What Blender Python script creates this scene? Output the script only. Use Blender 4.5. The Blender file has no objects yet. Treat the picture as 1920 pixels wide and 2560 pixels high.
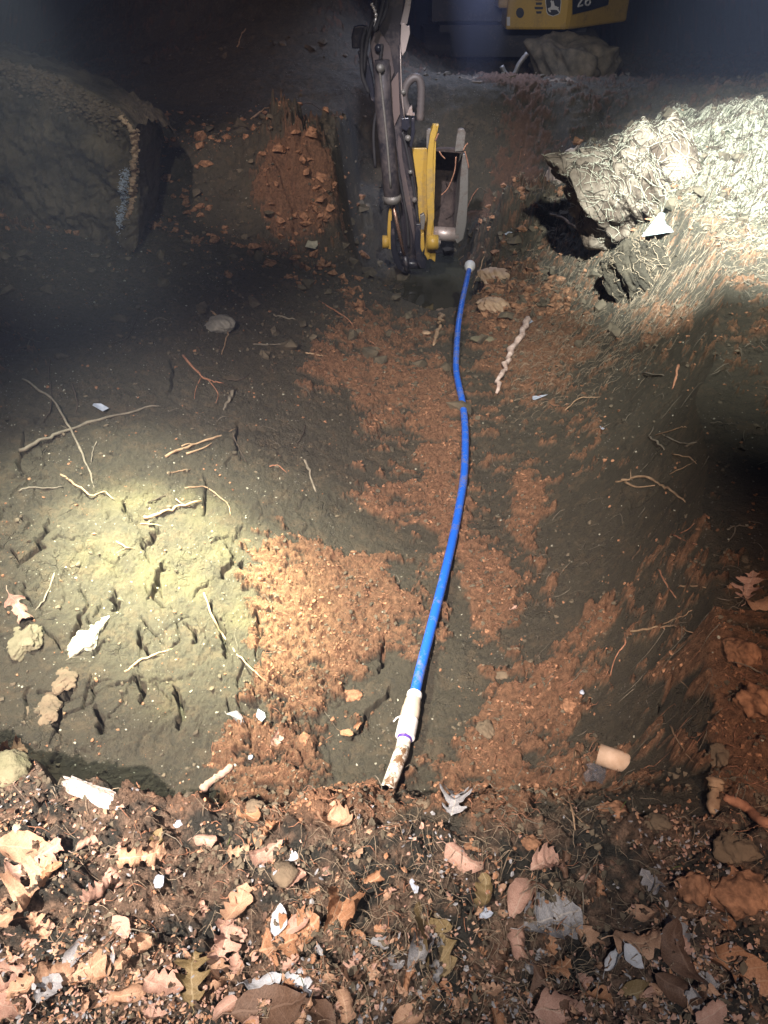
import bpy, math, random
import numpy as np
from mathutils import Vector, Matrix, Euler
R = math.radians
S = bpy.context.scene
COL = S.collection
rng = np.random.default_rng(7)
random.seed(7)

# ------------------------------------------------------------------ camera
CAM_H = 1.5
PITCH = R(38)
F = 1850.0                      # focal length in pixels of the 1920x2560 photograph
cd = bpy.data.cameras.new("camera")
cam = bpy.data.objects.new("camera", cd); COL.objects.link(cam)
cam.location = (0, 0, CAM_H); cam.rotation_euler = (R(90) - PITCH, 0, 0)
cd.sensor_fit = 'VERTICAL'; cd.sensor_height = 32.0; cd.lens = 32.0 * F / 2560
cd.clip_start = 0.05; cd.clip_end = 500
S.camera = cam

# ------------------------------------------------------------------ world
w = bpy.data.worlds.new("World"); S.world = w; w.use_nodes = True
nt = w.node_tree; nt.nodes.clear()
out = nt.nodes.new("ShaderNodeOutputWorld"); bg = nt.nodes.new("ShaderNodeBackground")
bg.inputs[0].default_value = (0.30, 0.42, 0.85, 1); bg.inputs[1].default_value = 0.029
nt.links.new(bg.outputs[0], out.inputs[0])

S.view_settings.view_transform = 'Standard'; S.view_settings.look = 'None'
S.view_settings.exposure = 0.0; S.view_settings.gamma = 1.0
S.cycles.use_denoising = True
S.cycles.max_bounces = 6; S.cycles.diffuse_bounces = 3; S.cycles.glossy_bounces = 3
S.cycles.transmission_bounces = 4; S.cycles.transparent_max_bounces = 8; S.cycles.volume_bounces = 0
S.cycles.sample_clamp_indirect = 4.0

# ------------------------------------------------------------------ lamps (torches and work lights of the crew, plus added fill spots)
CAM_TOP = (0.95, 9.0, 2.6)
def spot(name, loc, target, watts, color, size_deg, blend, radius=0.04):
    l = bpy.data.lights.new(name, 'SPOT'); l.energy = watts; l.color = color
    l.spot_size = R(size_deg); l.spot_blend = blend; l.shadow_soft_size = radius
    o = bpy.data.objects.new(name, l); COL.objects.link(o)
    o.location = loc
    d = Vector(target) - Vector(loc)
    o.rotation_euler = d.to_track_quat('-Z', 'Y').to_euler()
    return o
spot("head_torch", (-1.05, -0.7, 2.9), (-0.34, 2.30, -0.7), 3100, (1.0, 0.85, 0.74), 45, 1.0, 0.02)
spot("hand_torch", (-1.45, 3.2, 2.3), (-0.86, 2.22, -0.57), 4600, (1.0, 1.0, 0.66), 23, 1.0, 0.015)
spot("hand_torch_spill", (-1.45, 3.2, 2.3), (-0.84, 2.20, -0.57), 1500, (1.0, 0.99, 0.76), 42, 1.0, 0.015)
spot("hand_torch_halo", (-1.45, 3.2, 2.3), (-1.1, 2.4, -0.5), 110, (0.84, 0.97, 1.0), 66, 1.0, 0.015)
spot("bank_work_light", (0.9, 1.9, 2.9), (2.78, 5.30, 0.0), 8200, (0.93, 1.0, 0.95), 41, 1.0, 0.05)
spot("bank_work_spill", (0.9, 1.9, 2.9), (2.2, 5.0, -0.1), 800, (1.0, 0.97, 0.86), 84, 1.0, 0.05)
spot("machine_work_light", tuple(CAM_TOP), (0.85, 8.6, 0.0), 420, (0.60, 0.68, 1.0), 100, 1.0, 0.35)
spot("arm_fill", (-0.3, 3.4, 2.8), (0.42, 6.9, 0.10), 1150, (0.97, 0.92, 1.0), 25, 1.0, 0.06)  # added fill to brighten arm and bucket, no real lamp here
spot("far_fill", (0.2, 3.0, 2.6), (2.3, 11.0, 0.8), 420, (1.0, 0.90, 0.82), 20, 1.0, 0.06)  # added fill so the excavator body shows
spot("heap_fill", (-1.6, 3.4, 2.4), (-0.8, 6.4, 0.1), 420, (1.0, 0.80, 0.70), 32, 1.0, 0.04)  # added fill for the torn clump beside the bucket
spot("heap_back_fill", (-1.0, 3.4, 2.6), (-1.2, 9.6, 0.9), 300, (1.0, 0.72, 0.62), 40, 1.0, 0.04)  # added reddish fill, makes the far heap faintly visible
spot("block_fill", (-0.9, 1.5, 2.6), (-2.0, 5.0, 0.3), 270, (0.95, 0.95, 0.85), 36, 1.0, 0.04)  # added fill that lifts the earth block's face
spot("rim_fill", (0.5, -0.6, 2.4), (1.2, 1.05, -0.1), 210, (1.0, 0.60, 0.38), 32, 1.0, 0.03)  # added fill, tinted to redden the near right bank
spot("phone_flash", (0.25, -0.35, 1.75), (-0.1, 0.50, 0.0), 76, (1.0, 0.90, 0.86), 78, 0.9, 0.012)

# ------------------------------------------------------------------ rays
CP, SP = math.cos(PITCH), math.sin(PITCH)
def ray(px, py):
    a = (px - 960) / F; v = (py - 1280) / F
    return np.array([a, CP - v * SP, -(SP + v * CP)])
def at_y(px, py, Y):
    d = ray(px, py); return d * (Y / d[1]) + np.array([0, 0, CAM_H])
def at_z(px, py, z):
    d = ray(px, py); return d * ((z - CAM_H) / d[2]) + np.array([0, 0, CAM_H])

# ------------------------------------------------------------------ noise
_perm = np.random.default_rng(3).permutation(256); _perm = np.concatenate([_perm, _perm])
_ga = np.random.default_rng(4).uniform(0, 2 * np.pi, 256); _gx, _gy = np.cos(_ga), np.sin(_ga)
def perlin(x, y):
    xi = np.floor(x).astype(np.int64); yi = np.floor(y).astype(np.int64)
    xf = x - xi; yf = y - yi; xi &= 255; yi &= 255
    u = xf * xf * xf * (xf * (xf * 6 - 15) + 10); v = yf * yf * yf * (yf * (yf * 6 - 15) + 10)
    def g(ix, iy, dx, dy):
        h = _perm[_perm[ix & 255] + (iy & 255)]; return _gx[h] * dx + _gy[h] * dy
    a = g(xi, yi, xf, yf); b = g(xi + 1, yi, xf - 1, yf)
    c = g(xi, yi + 1, xf, yf - 1); d = g(xi + 1, yi + 1, xf - 1, yf - 1)
    return 1.5 * ((a + u * (b - a)) * (1 - v) + (c + u * (d - c)) * v)
def fbm(x, y, n=4, k=0.5, s=0.0):
    t = 0; a = 1.0
    for i in range(n):
        t = t + a * perlin(x + 17.3 * i + s, y - 9.1 * i + s * 1.7); x = x * 2.03; y = y * 2.03; a *= k
    return t
def sm(t): t = np.clip(t, 0, 1); return t * t * (3 - 2 * t)
_hr = np.random.default_rng(5).uniform(0, 1, (256, 256, 2))
def crackmap(x, y):                         # distance between the two nearest cell points
    xi = np.floor(x).astype(np.int64); yi = np.floor(y).astype(np.int64)
    f1 = np.full(x.shape, 9.0); f2 = np.full(x.shape, 9.0)
    for dx in (-1, 0, 1):
        for dy in (-1, 0, 1):
            h = _hr[(xi + dx) & 255, (yi + dy) & 255]
            d = np.hypot(xi + dx + h[..., 0] - x, yi + dy + h[..., 1] - y)
            f2 = np.where(d < f1, f1, np.minimum(f2, d)); f1 = np.minimum(f1, d)
    return f2 - f1

# ------------------------------------------------------------------ the lie of the land
def axis_x(y): return 0.02 + 0.146 * (np.clip(y, 1.2, 9) - 1.45)
def rim_x(y): return np.interp(y, [0.89, 2.66, 3.3, 3.8, 4.6, 5.3, 6, 8], [0.72, 1.30, 1.55, 1.85, 2.0, 1.95, 1.8, 1.8])
def lip_y(x): return np.interp(x, [-3, -0.95, -0.60, -0.22, 0.2, 0.68, 1.5, 3], [1.75, 1.01, 0.91, 0.84, 0.83, 0.87, 1.0, 1.0])
def base(x, y):
    wob = 0.06 * perlin(x * 1.7 + 3, y * 1.7)
    xw = x + wob; u = xw - axis_x(y)
    left = np.interp(u, [-7, -3.6, -2.4, -1.6, -0.95, -0.38, -0.2], [0.15, 0.02, -0.17, -0.36, -0.58, -0.76, -0.8])
    span = np.maximum(rim_x(y) - axis_x(y) - 0.3, 0.1)
    s = np.clip((u - 0.3) / span, 0, 1)
    right = -0.8 + 0.82 * (0.18 * s + 0.82 * s ** 2.9) + 0.05 * sm((u - span - 0.3) / 1.0)
    z = np.where(u < 0, left, right)
    # far left bank, its end stands beside the bucket
    mx = sm((-0.22 - xw) / 0.16)
    z = z + (0.17 - z) * sm((y - 5.75 + 0.10 * perlin(x * 3, y * 3)) / 0.75) * mx
    # deep hole under the bucket
    q = ((xw - 0.35) / 0.62) ** 2 + ((y - 6.75) / 1.15) ** 2
    z = z - 0.42 * sm((1.25 - q) / 0.8) * (1 - mx)
    g1 = np.exp(-((x + 0.70) / 0.36) ** 2 - ((y - 6.45) / 0.36) ** 2) * mx
    z = z + g1 * (0.26 + 0.20 * fbm(x * 4.2, y * 4.2, 4, .6, 9))
    g2 = np.exp(-((x - 1.22) / 0.32) ** 2 - ((y - 6.9) / 0.45) ** 2)
    z = z + g2 * (0.52 + 0.20 * fbm(x * 4.2, y * 4.2, 4, .6, 19))
    # right bank, raised towards the straw
    rb = sm((y - 3.9) / 1.8) * sm((u - span - 0.1) / 0.8)
    z = z + rb * (0.12 + 0.30 * np.exp(-((x - 3.4) / 1.3) ** 2 - ((y - 6.2) / 0.9) ** 2))
    z = z - 0.30 * sm((y - 7.0) / 0.8) * sm((x - 1.6) / 0.5)
    # back wall and ledge
    bw = sm((y - 7.95 + 0.08 * perlin(x * 2.5, y * 2.5)) / 0.42)
    zt = 0.31 - 0.22 * sm((y - 8.9) / 0.8)
    z = z + (zt - z) * bw
    # near lip
    wd = np.interp(x, [-3, -0.62, -0.3, -0.05, 0.35, 0.7, 1.2, 3], [0.10, 0.13, 0.26, 0.60, 0.55, 0.35, 0.5, 0.5])
    ly = lip_y(x) + 0.03 * perlin(x * 9, y * 2) + 0.015 * perlin(x * 28, y * 9)
    zn = 0.02 * perlin(x * 2.2, y * 2.2)
    t = sm((y - ly) / wd)
    z = zn + (z - zn) * t
    # spoil heap behind
    z = z + 1.9 * np.exp(-((x + 2.0) / 1.75) ** 2 - ((y - 11.6) / 1.7) ** 2) + 0.75 * np.exp(-((x + 0.9) / 0.9) ** 2 - ((y - 9.9) / 1.0) ** 2)
    # land falls away unseen far behind
    return z

def world_ellipse(px, py, rx, ry, z=None):
    p = hit0(px, py); a = hit0(px + rx * 0.7, py); b = hit0(px, py - ry * 0.7); c = hit0(px, py + ry * 0.7)
    return p[0], p[1], max(abs(a[0] - p[0]) / 0.7, 0.02), max(abs(b[1] - c[1]) / 1.4, 0.02)
def march(px, py, f):
    d = ray(px, py); t = np.geomspace(0.9, 16.0, 900)
    P = d[None, :] * t[:, None]; P[:, 2] += CAM_H
    g = P[:, 2] - f(P[:, 0], P[:, 1])
    k = np.argmax(g < 0)
    if g[k] >= 0: k = len(t) - 1
    if k > 0:
        a = g[k - 1] / (g[k - 1] - g[k]) if g[k - 1] != g[k] else 1
        return P[k - 1] + (P[k] - P[k - 1]) * a
    return P[0]
def hit0(px, py): return march(px, py, base)

# patches of loose red soil (+) and of bare grey clay (-), where they lie; strong minuses at right paint in the wall's shade
PATCH = [(830, 1500, 230, 150, 1.1), (1230, 1480, 80, 110, .9), (1010, 1270, 150, 55, .6), (930, 960, 200, 110, .7), (1110, 1130, 60, 240, .7),
         (1330, 1290, 70, 120, .9), (1500, 1540, 190, 50, .9), (1420, 1720, 120, 150, .7), (1330, 1930, 190, 100, 1.1), (640, 1900, 170, 90, .8),
         (900, 1985, 330, 55, 1.2), (1300, 820, 150, 150, 1.0), (490, 870, 60, 70, .35), (760, 480, 130, 130, 1.9), (1270, 420, 90, 150, .8),
         (1850, 1850, 130, 380, 1.2), (1650, 1930, 60, 100, -.6), (700, 1700, 160, 140, .6), (1150, 1900, 90, 120, .5), (1130, 1400, 50, 300, .4),
         (980, 820, 120, 60, .5), (1650, 820, 180, 60, .6), (1380, 1450, 60, 60, .4), (1560, 1210, 30, 30, .5), (1720, 1400, 30, 140, .5),
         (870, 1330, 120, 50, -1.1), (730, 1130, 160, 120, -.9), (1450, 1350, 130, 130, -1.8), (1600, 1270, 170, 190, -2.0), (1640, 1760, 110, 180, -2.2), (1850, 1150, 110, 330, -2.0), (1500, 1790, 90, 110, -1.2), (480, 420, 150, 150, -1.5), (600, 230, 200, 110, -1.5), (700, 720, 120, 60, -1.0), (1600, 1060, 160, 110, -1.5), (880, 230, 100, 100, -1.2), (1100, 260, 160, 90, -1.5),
         (975, 1720, 60, 85, -1.2), (1120, 1760, 60, 110, -1.1), (890, 1880, 70, 60, -1.1), (1350, 1870, 70, 90, -.8), (1560, 1480, 90, 50, -.5),
         (1150, 1560, 30, 160, -1.0), (1450, 1850, 60, 60, -.7), (1360, 1570, 90, 50, -.8), (330, 1100, 330, 300, -1.4), (330, 1600, 300, 300, -1.2),
         (840, 1030, 70, 60, -.8), (660, 860, 130, 120, -.6), (330, 700, 280, 150, -1.2), (1620, 1010, 170, 110, -.5), (850, 600, 60, 80, -.7),
         (980, 720, 130, 80, -.9), (470, 2000, 60, 40, -.8), (560, 1650, 70, 100, -.3), (1060, 1990, 45, 60, -.9), (840, 1150, 60, 30, .3)]
ELL = []
YELLOW = []
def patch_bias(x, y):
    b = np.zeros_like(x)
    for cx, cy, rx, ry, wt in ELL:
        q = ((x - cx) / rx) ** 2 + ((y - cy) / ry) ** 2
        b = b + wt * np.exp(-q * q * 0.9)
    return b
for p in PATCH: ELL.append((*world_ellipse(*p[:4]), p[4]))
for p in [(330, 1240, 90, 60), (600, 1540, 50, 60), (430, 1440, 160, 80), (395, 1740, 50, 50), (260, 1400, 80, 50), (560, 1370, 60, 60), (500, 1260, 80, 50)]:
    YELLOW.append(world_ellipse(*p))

CRACKS_PX = [[(122, 1298), (105, 1340), (108, 1368), (72, 1392), (45, 1422)], [(562, 1350), (586, 1392), (582, 1412), (560, 1425), (545, 1446)],
             [(412, 1400), (392, 1450), (385, 1480), (368, 1500)], [(284, 1470), (292, 1505), (286, 1530)], [(335, 1688), (352, 1712), (360, 1735), (350, 1762)],
             [(432, 1708), (442, 1735), (456, 1760), (458, 1795), (448, 1825)], [(100, 1722), (148, 1748), (146, 1790), (140, 1830)],
             [(180, 1700), (165, 1735), (148, 1748)], [(530, 1500), (545, 1560), (562, 1600), (568, 1645)], [(385, 1300), (392, 1330), (370, 1360), (355, 1372)],
             [(240, 1760), (250, 1810), (262, 1830)], [(960, 1600), (955, 1650), (948, 1680)], [(975, 1720), (945, 1760), (915, 1800), (880, 1850)],
             [(690, 420), (735, 560), (700, 650)], [(610, 1400), (600, 1430)], [(640, 1530), (652, 1590)], [(505, 1180), (512, 1240), (508, 1290)],
             [(320, 1240), (315, 1280), (330, 1300)], [(1665, 1700), (1662, 1760), (1640, 1790)], [(60, 1080), (45, 1150), (52, 1190)], [(215, 1500), (200, 1560), (180, 1600)],
             [(600, 1050), (590, 1110), (600, 1150)], [(430, 890), (428, 940), (415, 980)], [(350, 1560), (345, 1600), (380, 1640)], [(460, 1560), (490, 1580), (480, 1610)]]
def densify(P, n=4, j=0.006, seed=0):
    r = np.random.default_rng(seed); Q = []
    for a, b in zip(P[:-1], P[1:]):
        for k in range(n): Q.append(a + (b - a) * k / n + r.normal(0, j, 2) * (k > 0))
    Q.append(P[-1]); return Q
CRACKS = [densify([hit0(*p)[:2] for p in c], 4, 0.008, i) for i, c in enumerate(CRACKS_PX)]
NAMED = len(CRACKS)
_rc = np.random.default_rng(11)
for q_ in range(70):
    a_ = hit0(_rc.uniform(-60, 760) if q_ < 56 else _rc.uniform(1350, 1720), _rc.uniform(860, 1960))[:2]; th_ = _rc.normal(1.6, .5); c_ = [a_]
    for _k in range(_rc.integers(3, 9)):
        th_ += _rc.normal(0, .55); c_.append(c_[-1] + np.array([math.cos(th_), math.sin(th_)]) * _rc.uniform(.012, .035)); th_ = .7 * th_ + .3 * 1.6
    CRACKS.append(c_)
def crack_depth(x, y):
    dep = np.zeros_like(x)
    for i, c in enumerate(CRACKS):
        c = np.array(c); lo = c.min(0) - 0.04; hi = c.max(0) + 0.04
        m = (x > lo[0]) & (x < hi[0]) & (y > lo[1]) & (y < hi[1])
        if not m.any(): continue
        X = x[m]; Y = y[m]; D = np.full(X.shape, 9.0)
        n = len(c) - 1
        wid = 0.0066 if i < 13 else (0.0045 if i < NAMED else 0.0030)
        for k in range(n):
            a, b = c[k], c[k + 1]; ab = b - a; L = max(ab @ ab, 1e-9)
            t = np.clip(((X - a[0]) * ab[0] + (Y - a[1]) * ab[1]) / L, 0, 1)
            q = (k + t) / n; ww = wid * (0.35 + 1.3 * np.sin(np.pi * q) ** 0.7)
            D = np.minimum(D, np.hypot(X - a[0] - t * ab[0], Y - a[1] - t * ab[1]) / ww)
        dep[m] = np.maximum(dep[m], sm((1.15 - D) / .55) * (1 if i < NAMED else .5))
    return dep

def unfold(x, y):                          # noise coordinates that run along the slopes
    z0 = (base(x, y) + 0.8) * sm((y - lip_y(x) - .25) / .5); sd = np.tanh((x - axis_x(y)) / .15)
    return x + 1.15 * z0 * sd * sm((8 - y) / 1.0), y + 1.1 * z0 * sm((y - 4.8) / 1.2)
def masks(x, y):
    xn, yn = unfold(x, y)
    near = sm((lip_y(x) + 0.05 - y) / 0.10)
    right_bank = sm((x - rim_x(y) - 0.02) / 0.12) * sm((1.75 - y) / 0.4)
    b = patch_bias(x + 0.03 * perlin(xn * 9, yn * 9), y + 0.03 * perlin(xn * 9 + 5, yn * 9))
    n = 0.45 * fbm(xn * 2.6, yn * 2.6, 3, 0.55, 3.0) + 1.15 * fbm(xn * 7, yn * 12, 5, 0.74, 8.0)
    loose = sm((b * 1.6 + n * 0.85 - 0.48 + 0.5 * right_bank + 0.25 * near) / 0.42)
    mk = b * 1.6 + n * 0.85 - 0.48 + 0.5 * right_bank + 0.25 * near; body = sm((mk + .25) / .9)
    straw = sm((0.35 * fbm(xn * 2, yn * 2, 3, .5, 31) + (x - 1.72 - 0.30 * np.clip(5.6 - y, -1, 2)) / 0.7)) * sm((y - 4.0) / 0.5)
    straw = straw * sm((7.6 - y) / 0.4)
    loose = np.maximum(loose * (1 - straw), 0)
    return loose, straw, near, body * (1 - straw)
def height(x, y, full=False):
    z = base(x, y); xn, yn = unfold(x, y)
    loose, straw, near, body = masks(x, y)
    steep = sm((x - axis_x(y) - .4) / .2) * sm((4 - y) / .8)
    bil = np.abs(fbm(xn * 9, yn * 9, 2, 0.5, 2.0)); bil2 = np.abs(perlin(xn * 26, yn * 26)); bil3 = np.abs(perlin(xn * 61, yn * 61)) + 0.6 * np.abs(perlin(xn * 118 + 7, yn * 118))
    far = sm((y - 4.8) / 2.5) * (1 - .85 * sm((y - 7.5) / .4))
    z = z + body * (0.010 + 0.030 * (1 + 2.6 * far) * bil + 0.020 * (1 + far) * bil2 + 0.013 * bil3)
    z = z + far * 0.035 * fbm(xn * 3.3, yn * 3.3, 4, .6, 21) * sm((8.4 - y) / .5)
    z = z + (1 - body) * (1 - .6 * steep) * (0.016 * (1 + 2.2 * far) * fbm(xn * 4.5, yn * 4.5, 3, 0.5, 6) + 0.0055 * fbm(xn * 22, yn * 22, 4, 0.7, 1) + 0.006 * sm(3 * perlin(xn * 8 + 5, yn * 8)) * np.abs(perlin(xn * 48, yn * 48)))
    z = z + straw * (0.035 * np.abs(perlin(xn * 14, yn * 14)) + 0.10 * fbm(xn * 2.6, yn * 2.6, 3, .5, 44))
    z = z + near * (0.022 * bil + 0.008 * bil2 + 0.02 * fbm(xn * 5, yn * 5, 2, .5, 5))
    z = z + sm((y - 8.7) / 1.0) * 0.05 * fbm(xn * 2.5, yn * 2.5, 4, 0.55, 12)
    clay = (1 - loose) * (1 - straw)
    xx = x + 0.05 * perlin(xn * 6, yn * 6) + .012 * perlin(xn * 40, yn * 40); yy = y + 0.05 * perlin(xn * 6 + 9, yn * 6) + .012 * perlin(xn * 40, yn * 40 + 5)
    cm = crackmap(xx * 5.5, yy * 4.2); cm2 = crackmap(xx * 15, yy * 10)
    gate = sm(0.25 + 1.2 * perlin(xn * 2.3 + 40, yn * 2.3)); gate2 = sm(0.3 + 1.6 * perlin(xn * 4.3 + 4, yn * 4.3))
    lf = sm((0.1 - x) / 0.5)
    ck = sm((0.045 - cm) / 0.035) * gate * (0.35 + 0.65 * lf) ; ck2 = sm((0.10 - cm2) / 0.09) * gate2 * (0.2 + 0.8 * lf)
    z = z - clay * (0.020 * ck + 0.008 * ck2) * sm((5.5 - y) / 1)
    cd_ = crack_depth(x, y)
    z = z - 0.065 * cd_
    if full: return z, loose, straw, near, np.maximum(np.maximum(ck * .8, ck2 * .5) * clay, cd_)
    return z
def hit(px, py): return march(px, py, height)
def ground(x, y): return float(height(np.array([float(x)]), np.array([float(y)]))[0])

# ------------------------------------------------------------------ materials
def new_mat(name):
    m = bpy.data.materials.new(name); m.use_nodes = True
    n = m.node_tree.nodes; n.clear()
    o = n.new("ShaderNodeOutputMaterial"); b = n.new("ShaderNodeBsdfPrincipled")
    m.node_tree.links.new(b.outputs[0], o.inputs[0]); return m, n, m.node_tree.links, b
def nd(n, t, **k):
    x = n.new(t)
    for a, v in k.items(): setattr(x, a, v)
    return x
def noise(n, l, co, scale, detail=4, rough=0.55):
    x = n.new("ShaderNodeTexNoise"); x.inputs["Scale"].default_value = scale; x.inputs["Detail"].default_value = detail
    x.inputs["Roughness"].default_value = rough; l.new(co, x.inputs["Vector"]); return x.outputs["Fac"]
def ramp(n, l, f, stops):
    x = n.new("ShaderNodeValToRGB"); e = x.color_ramp.elements
    while len(e) < len(stops): e.new(0.5)
    for s, (p, c) in zip(e, stops): s.position = p; s.color = (*c, 1) if len(c) == 3 else c
    l.new(f, x.inputs[0]); return x.outputs[0]
def mixc(n, l, f, a, b, mode='MIX'):
    x = n.new("ShaderNodeMix"); x.data_type = 'RGBA'; x.blend_type = mode
    for s, v in ((0, f), (6, a), (7, b)):
        if hasattr(v, "links"): l.new(v, x.inputs[s])
        else: x.inputs[s].default_value = v if s == 0 else (*v, 1)
    return x.outputs[2]
def math_(n, l, op, a, b=0.0):
    x = n.new("ShaderNodeMath"); x.operation = op
    for s, v in ((0, a), (1, b)):
        if hasattr(v, "links"): l.new(v, x.inputs[s])
        else: x.inputs[s].default_value = v
    return x.outputs[0]
def bump(n, l, b, h, strength, dist):
    x = n.new("ShaderNodeBump"); x.inputs["Strength"].default_value = strength; x.inputs["Distance"].default_value = dist
    l.new(h, x.inputs["Height"]); l.new(x.outputs[0], b.inputs["Normal"])

def simple(name, c1, c2, scale=20, rough=0.8, metallic=0.0, bs=0.3, bd=0.003, detail=5, spec=0.4, contrast=(0.3, 0.7)):
    m, n, l, b = new_mat(name)
    co = nd(n, "ShaderNodeTexCoord").outputs["Object"]
    f = noise(n, l, co, scale, detail, 0.6)
    l.new(ramp(n, l, f, [(contrast[0], c1), (contrast[1], c2)]), b.inputs["Base Color"])
    b.inputs["Roughness"].default_value = rough; b.inputs["Metallic"].default_value = metallic
    b.inputs["Specular IOR Level"].default_value = spec
    bump(n, l, b, noise(n, l, co, scale * 4, 4, 0.65), bs, bd)
    return m

# soil: loose red soil, bare grey clay, straw mulch, leaf mould
def soil_material():
    m, n, l, b = new_mat("soil")
    co = nd(n, "ShaderNodeTexCoord").outputs["Object"]
    at = nd(n, "ShaderNodeAttribute", attribute_name="soil"); sep = n.new("ShaderNodeSeparateColor"); l.new(at.outputs["Color"], sep.inputs[0])
    at2 = nd(n, "ShaderNodeAttribute", attribute_name="soil_extra"); sep2 = n.new("ShaderNodeSeparateColor"); l.new(at2.outputs["Color"], sep2.inputs[0])
    n1 = noise(n, l, co, 5, 6, 0.6); n2 = noise(n, l, co, 38, 5, 0.7); n3 = noise(n, l, co, 160, 4, 0.7); n4 = noise(n, l, co, 12, 3, 0.6)
    clay = mixc(n, l, n1, (0.070, 0.064, 0.047), (0.118, 0.105, 0.078))
    clay = mixc(n, l, ramp(n, l, n4, [(0.52, (0, 0, 0)), (0.62, (1, 1, 1))]), clay, (0.125, 0.103, 0.072))
    clay = mixc(n, l, ramp(n, l, n2, [(0.35, (.8, .8, .8)), (0.5, (0, 0, 0))]), clay, (0.060, 0.058, 0.048))
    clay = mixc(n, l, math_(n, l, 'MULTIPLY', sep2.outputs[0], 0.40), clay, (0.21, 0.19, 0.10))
    # pale grit in the clay
    vo = nd(n, "ShaderNodeTexVoronoi"); vo.inputs["Scale"].default_value = 55; l.new(co, vo.inputs["Vector"])
    grit = ramp(n, l, vo.outputs["Distance"], [(0.10, (1, 1, 1)), (0.22, (0, 0, 0))])
    grit = mixc(n, l, ramp(n, l, noise(n, l, co, 7, 3), [(0.52, (0, 0, 0)), (0.62, (1, 1, 1))]), (0, 0, 0), grit)
    clay = mixc(n, l, grit, clay, (0.30, 0.29, 0.25))
    red = mixc(n, l, ramp(n, l, n2, [(0.3, (0, 0, 0)), (0.7, (1, 1, 1))]), (0.095, 0.054, 0.034), (0.60, 0.325, 0.185))
    red = mixc(n, l, math_(n, l, 'MULTIPLY', n3, 0.55), red, (0.24, 0.15, 0.10))
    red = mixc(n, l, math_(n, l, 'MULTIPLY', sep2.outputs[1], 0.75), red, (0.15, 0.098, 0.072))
    col = mixc(n, l, sep.outputs[0], clay, red)
    mould = mixc(n, l, ramp(n, l, n2, [(0.35, (0, 0, 0)), (0.65, (1, 1, 1))]), (0.06, 0.045, 0.034), (0.38, 0.26, 0.185))
    mould = mixc(n, l, ramp(n, l, n4, [(0.42, (0, 0, 0)), (0.55, (1, 1, 1))]), (0.060, 0.060, 0.052), mould)
    col = mixc(n, l, sep.outputs[2], col, mould)
    # straw: streaky noise
    mp = nd(n, "ShaderNodeMapping"); mp.inputs["Rotation"].default_value = (0, 0, 0.6); mp.inputs["Scale"].default_value = (14, 90, 30); l.new(co, mp.inputs[0])
    st = mixc(n, l, ramp(n, l, noise(n, l, mp.outputs[0], 1.0, 4, 0.7), [(0.40, (0, 0, 0)), (0.58, (1, 1, 1))]), (0.045, 0.05, 0.03), (0.40, 0.39, 0.30))
    col = mixc(n, l, sep.outputs[1], col, st)
    l.new(col, b.inputs["Base Color"])
    rg = mixc(n, l, sep.outputs[0], (0.72, 0.72, 0.72), (0.93, 0.93, 0.93)); l.new(rg, b.inputs["Roughness"])
    b.inputs["Specular IOR Level"].default_value = 0.25
    h = math_(n, l, 'ADD', math_(n, l, 'MULTIPLY', noise(n, l, co, 70, 6, 0.75), 1.0), math_(n, l, 'MULTIPLY', noise(n, l, co, 230, 3, 0.75), 0.8))
    hs = math_(n, l, 'MULTIPLY', h, math_(n, l, 'ADD', math_(n, l, 'MULTIPLY', sep.outputs[0], 0.8), 1.35))
    vc = nd(n, "ShaderNodeTexVoronoi", feature='DISTANCE_TO_EDGE'); vc.inputs["Scale"].default_value = 16
    wp = nd(n, "ShaderNodeVectorMath", operation='ADD'); wn = nd(n, "ShaderNodeTexNoise"); wn.inputs["Scale"].default_value = 22; l.new(co, wn.inputs["Vector"])
    ws = nd(n, "ShaderNodeVectorMath", operation='SCALE'); ws.inputs["Scale"].default_value = 0.07; l.new(wn.outputs["Color"], ws.inputs[0]); l.new(co, wp.inputs[0]); l.new(ws.outputs[0], wp.inputs[1]); l.new(wp.outputs[0], vc.inputs["Vector"])
    crk = math_(n, l, 'MULTIPLY', ramp(n, l, vc.outputs["Distance"], [(0.0, (0, 0, 0)), (0.05, (1, 1, 1))]), 1.2)
    gate = ramp(n, l, noise(n, l, co, 4, 3), [(0.56, (0, 0, 0)), (0.66, (1, 1, 1))])
    gate = math_(n, l, 'MULTIPLY', gate, math_(n, l, 'SUBTRACT', 1.0, sep.outputs[0]))
    hs = math_(n, l, 'ADD', hs, math_(n, l, 'MULTIPLY', crk, gate))
    bump(n, l, b, hs, 1.0, 0.013)
    return m
M = {}
M["soil"] = soil_material()
M["crumb"] = simple("soil_crumb", (0.10, 0.056, 0.036), (0.46, 0.25, 0.145), 40, 0.95, bs=0.6, bd=0.004, spec=.15)
M["crumb_dark"] = simple("clay_crumb", (0.06, 0.055, 0.042), (0.17, 0.14, 0.10), 9, 0.95, bs=0.6, bd=0.004, spec=.15)
M["block"] = simple("turf_block", (0.045, 0.038, 0.026), (0.135, 0.108, 0.070), 5, 0.95, bs=1.0, bd=0.03, contrast=(.35, .65), detail=9)
M["wood_tan"] = simple("root_wood", (0.22, 0.14, 0.085), (0.46, 0.33, 0.21), 30, 0.8)
M["wood_grey"] = simple("weathered_wood", (0.13, 0.115, 0.09), (0.25, 0.22, 0.17), 30, 0.85)
M["wood_dark"] = simple("dark_root", (0.035, 0.028, 0.022), (0.10, 0.075, 0.055), 30, 0.85)
M["wood_red"] = simple("red_root", (0.22, 0.10, 0.06), (0.45, 0.23, 0.14), 40, 0.85)
M["straw"] = simple("straw", (0.36, 0.35, 0.27), (0.60, 0.59, 0.48), 60, 0.7)
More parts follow.
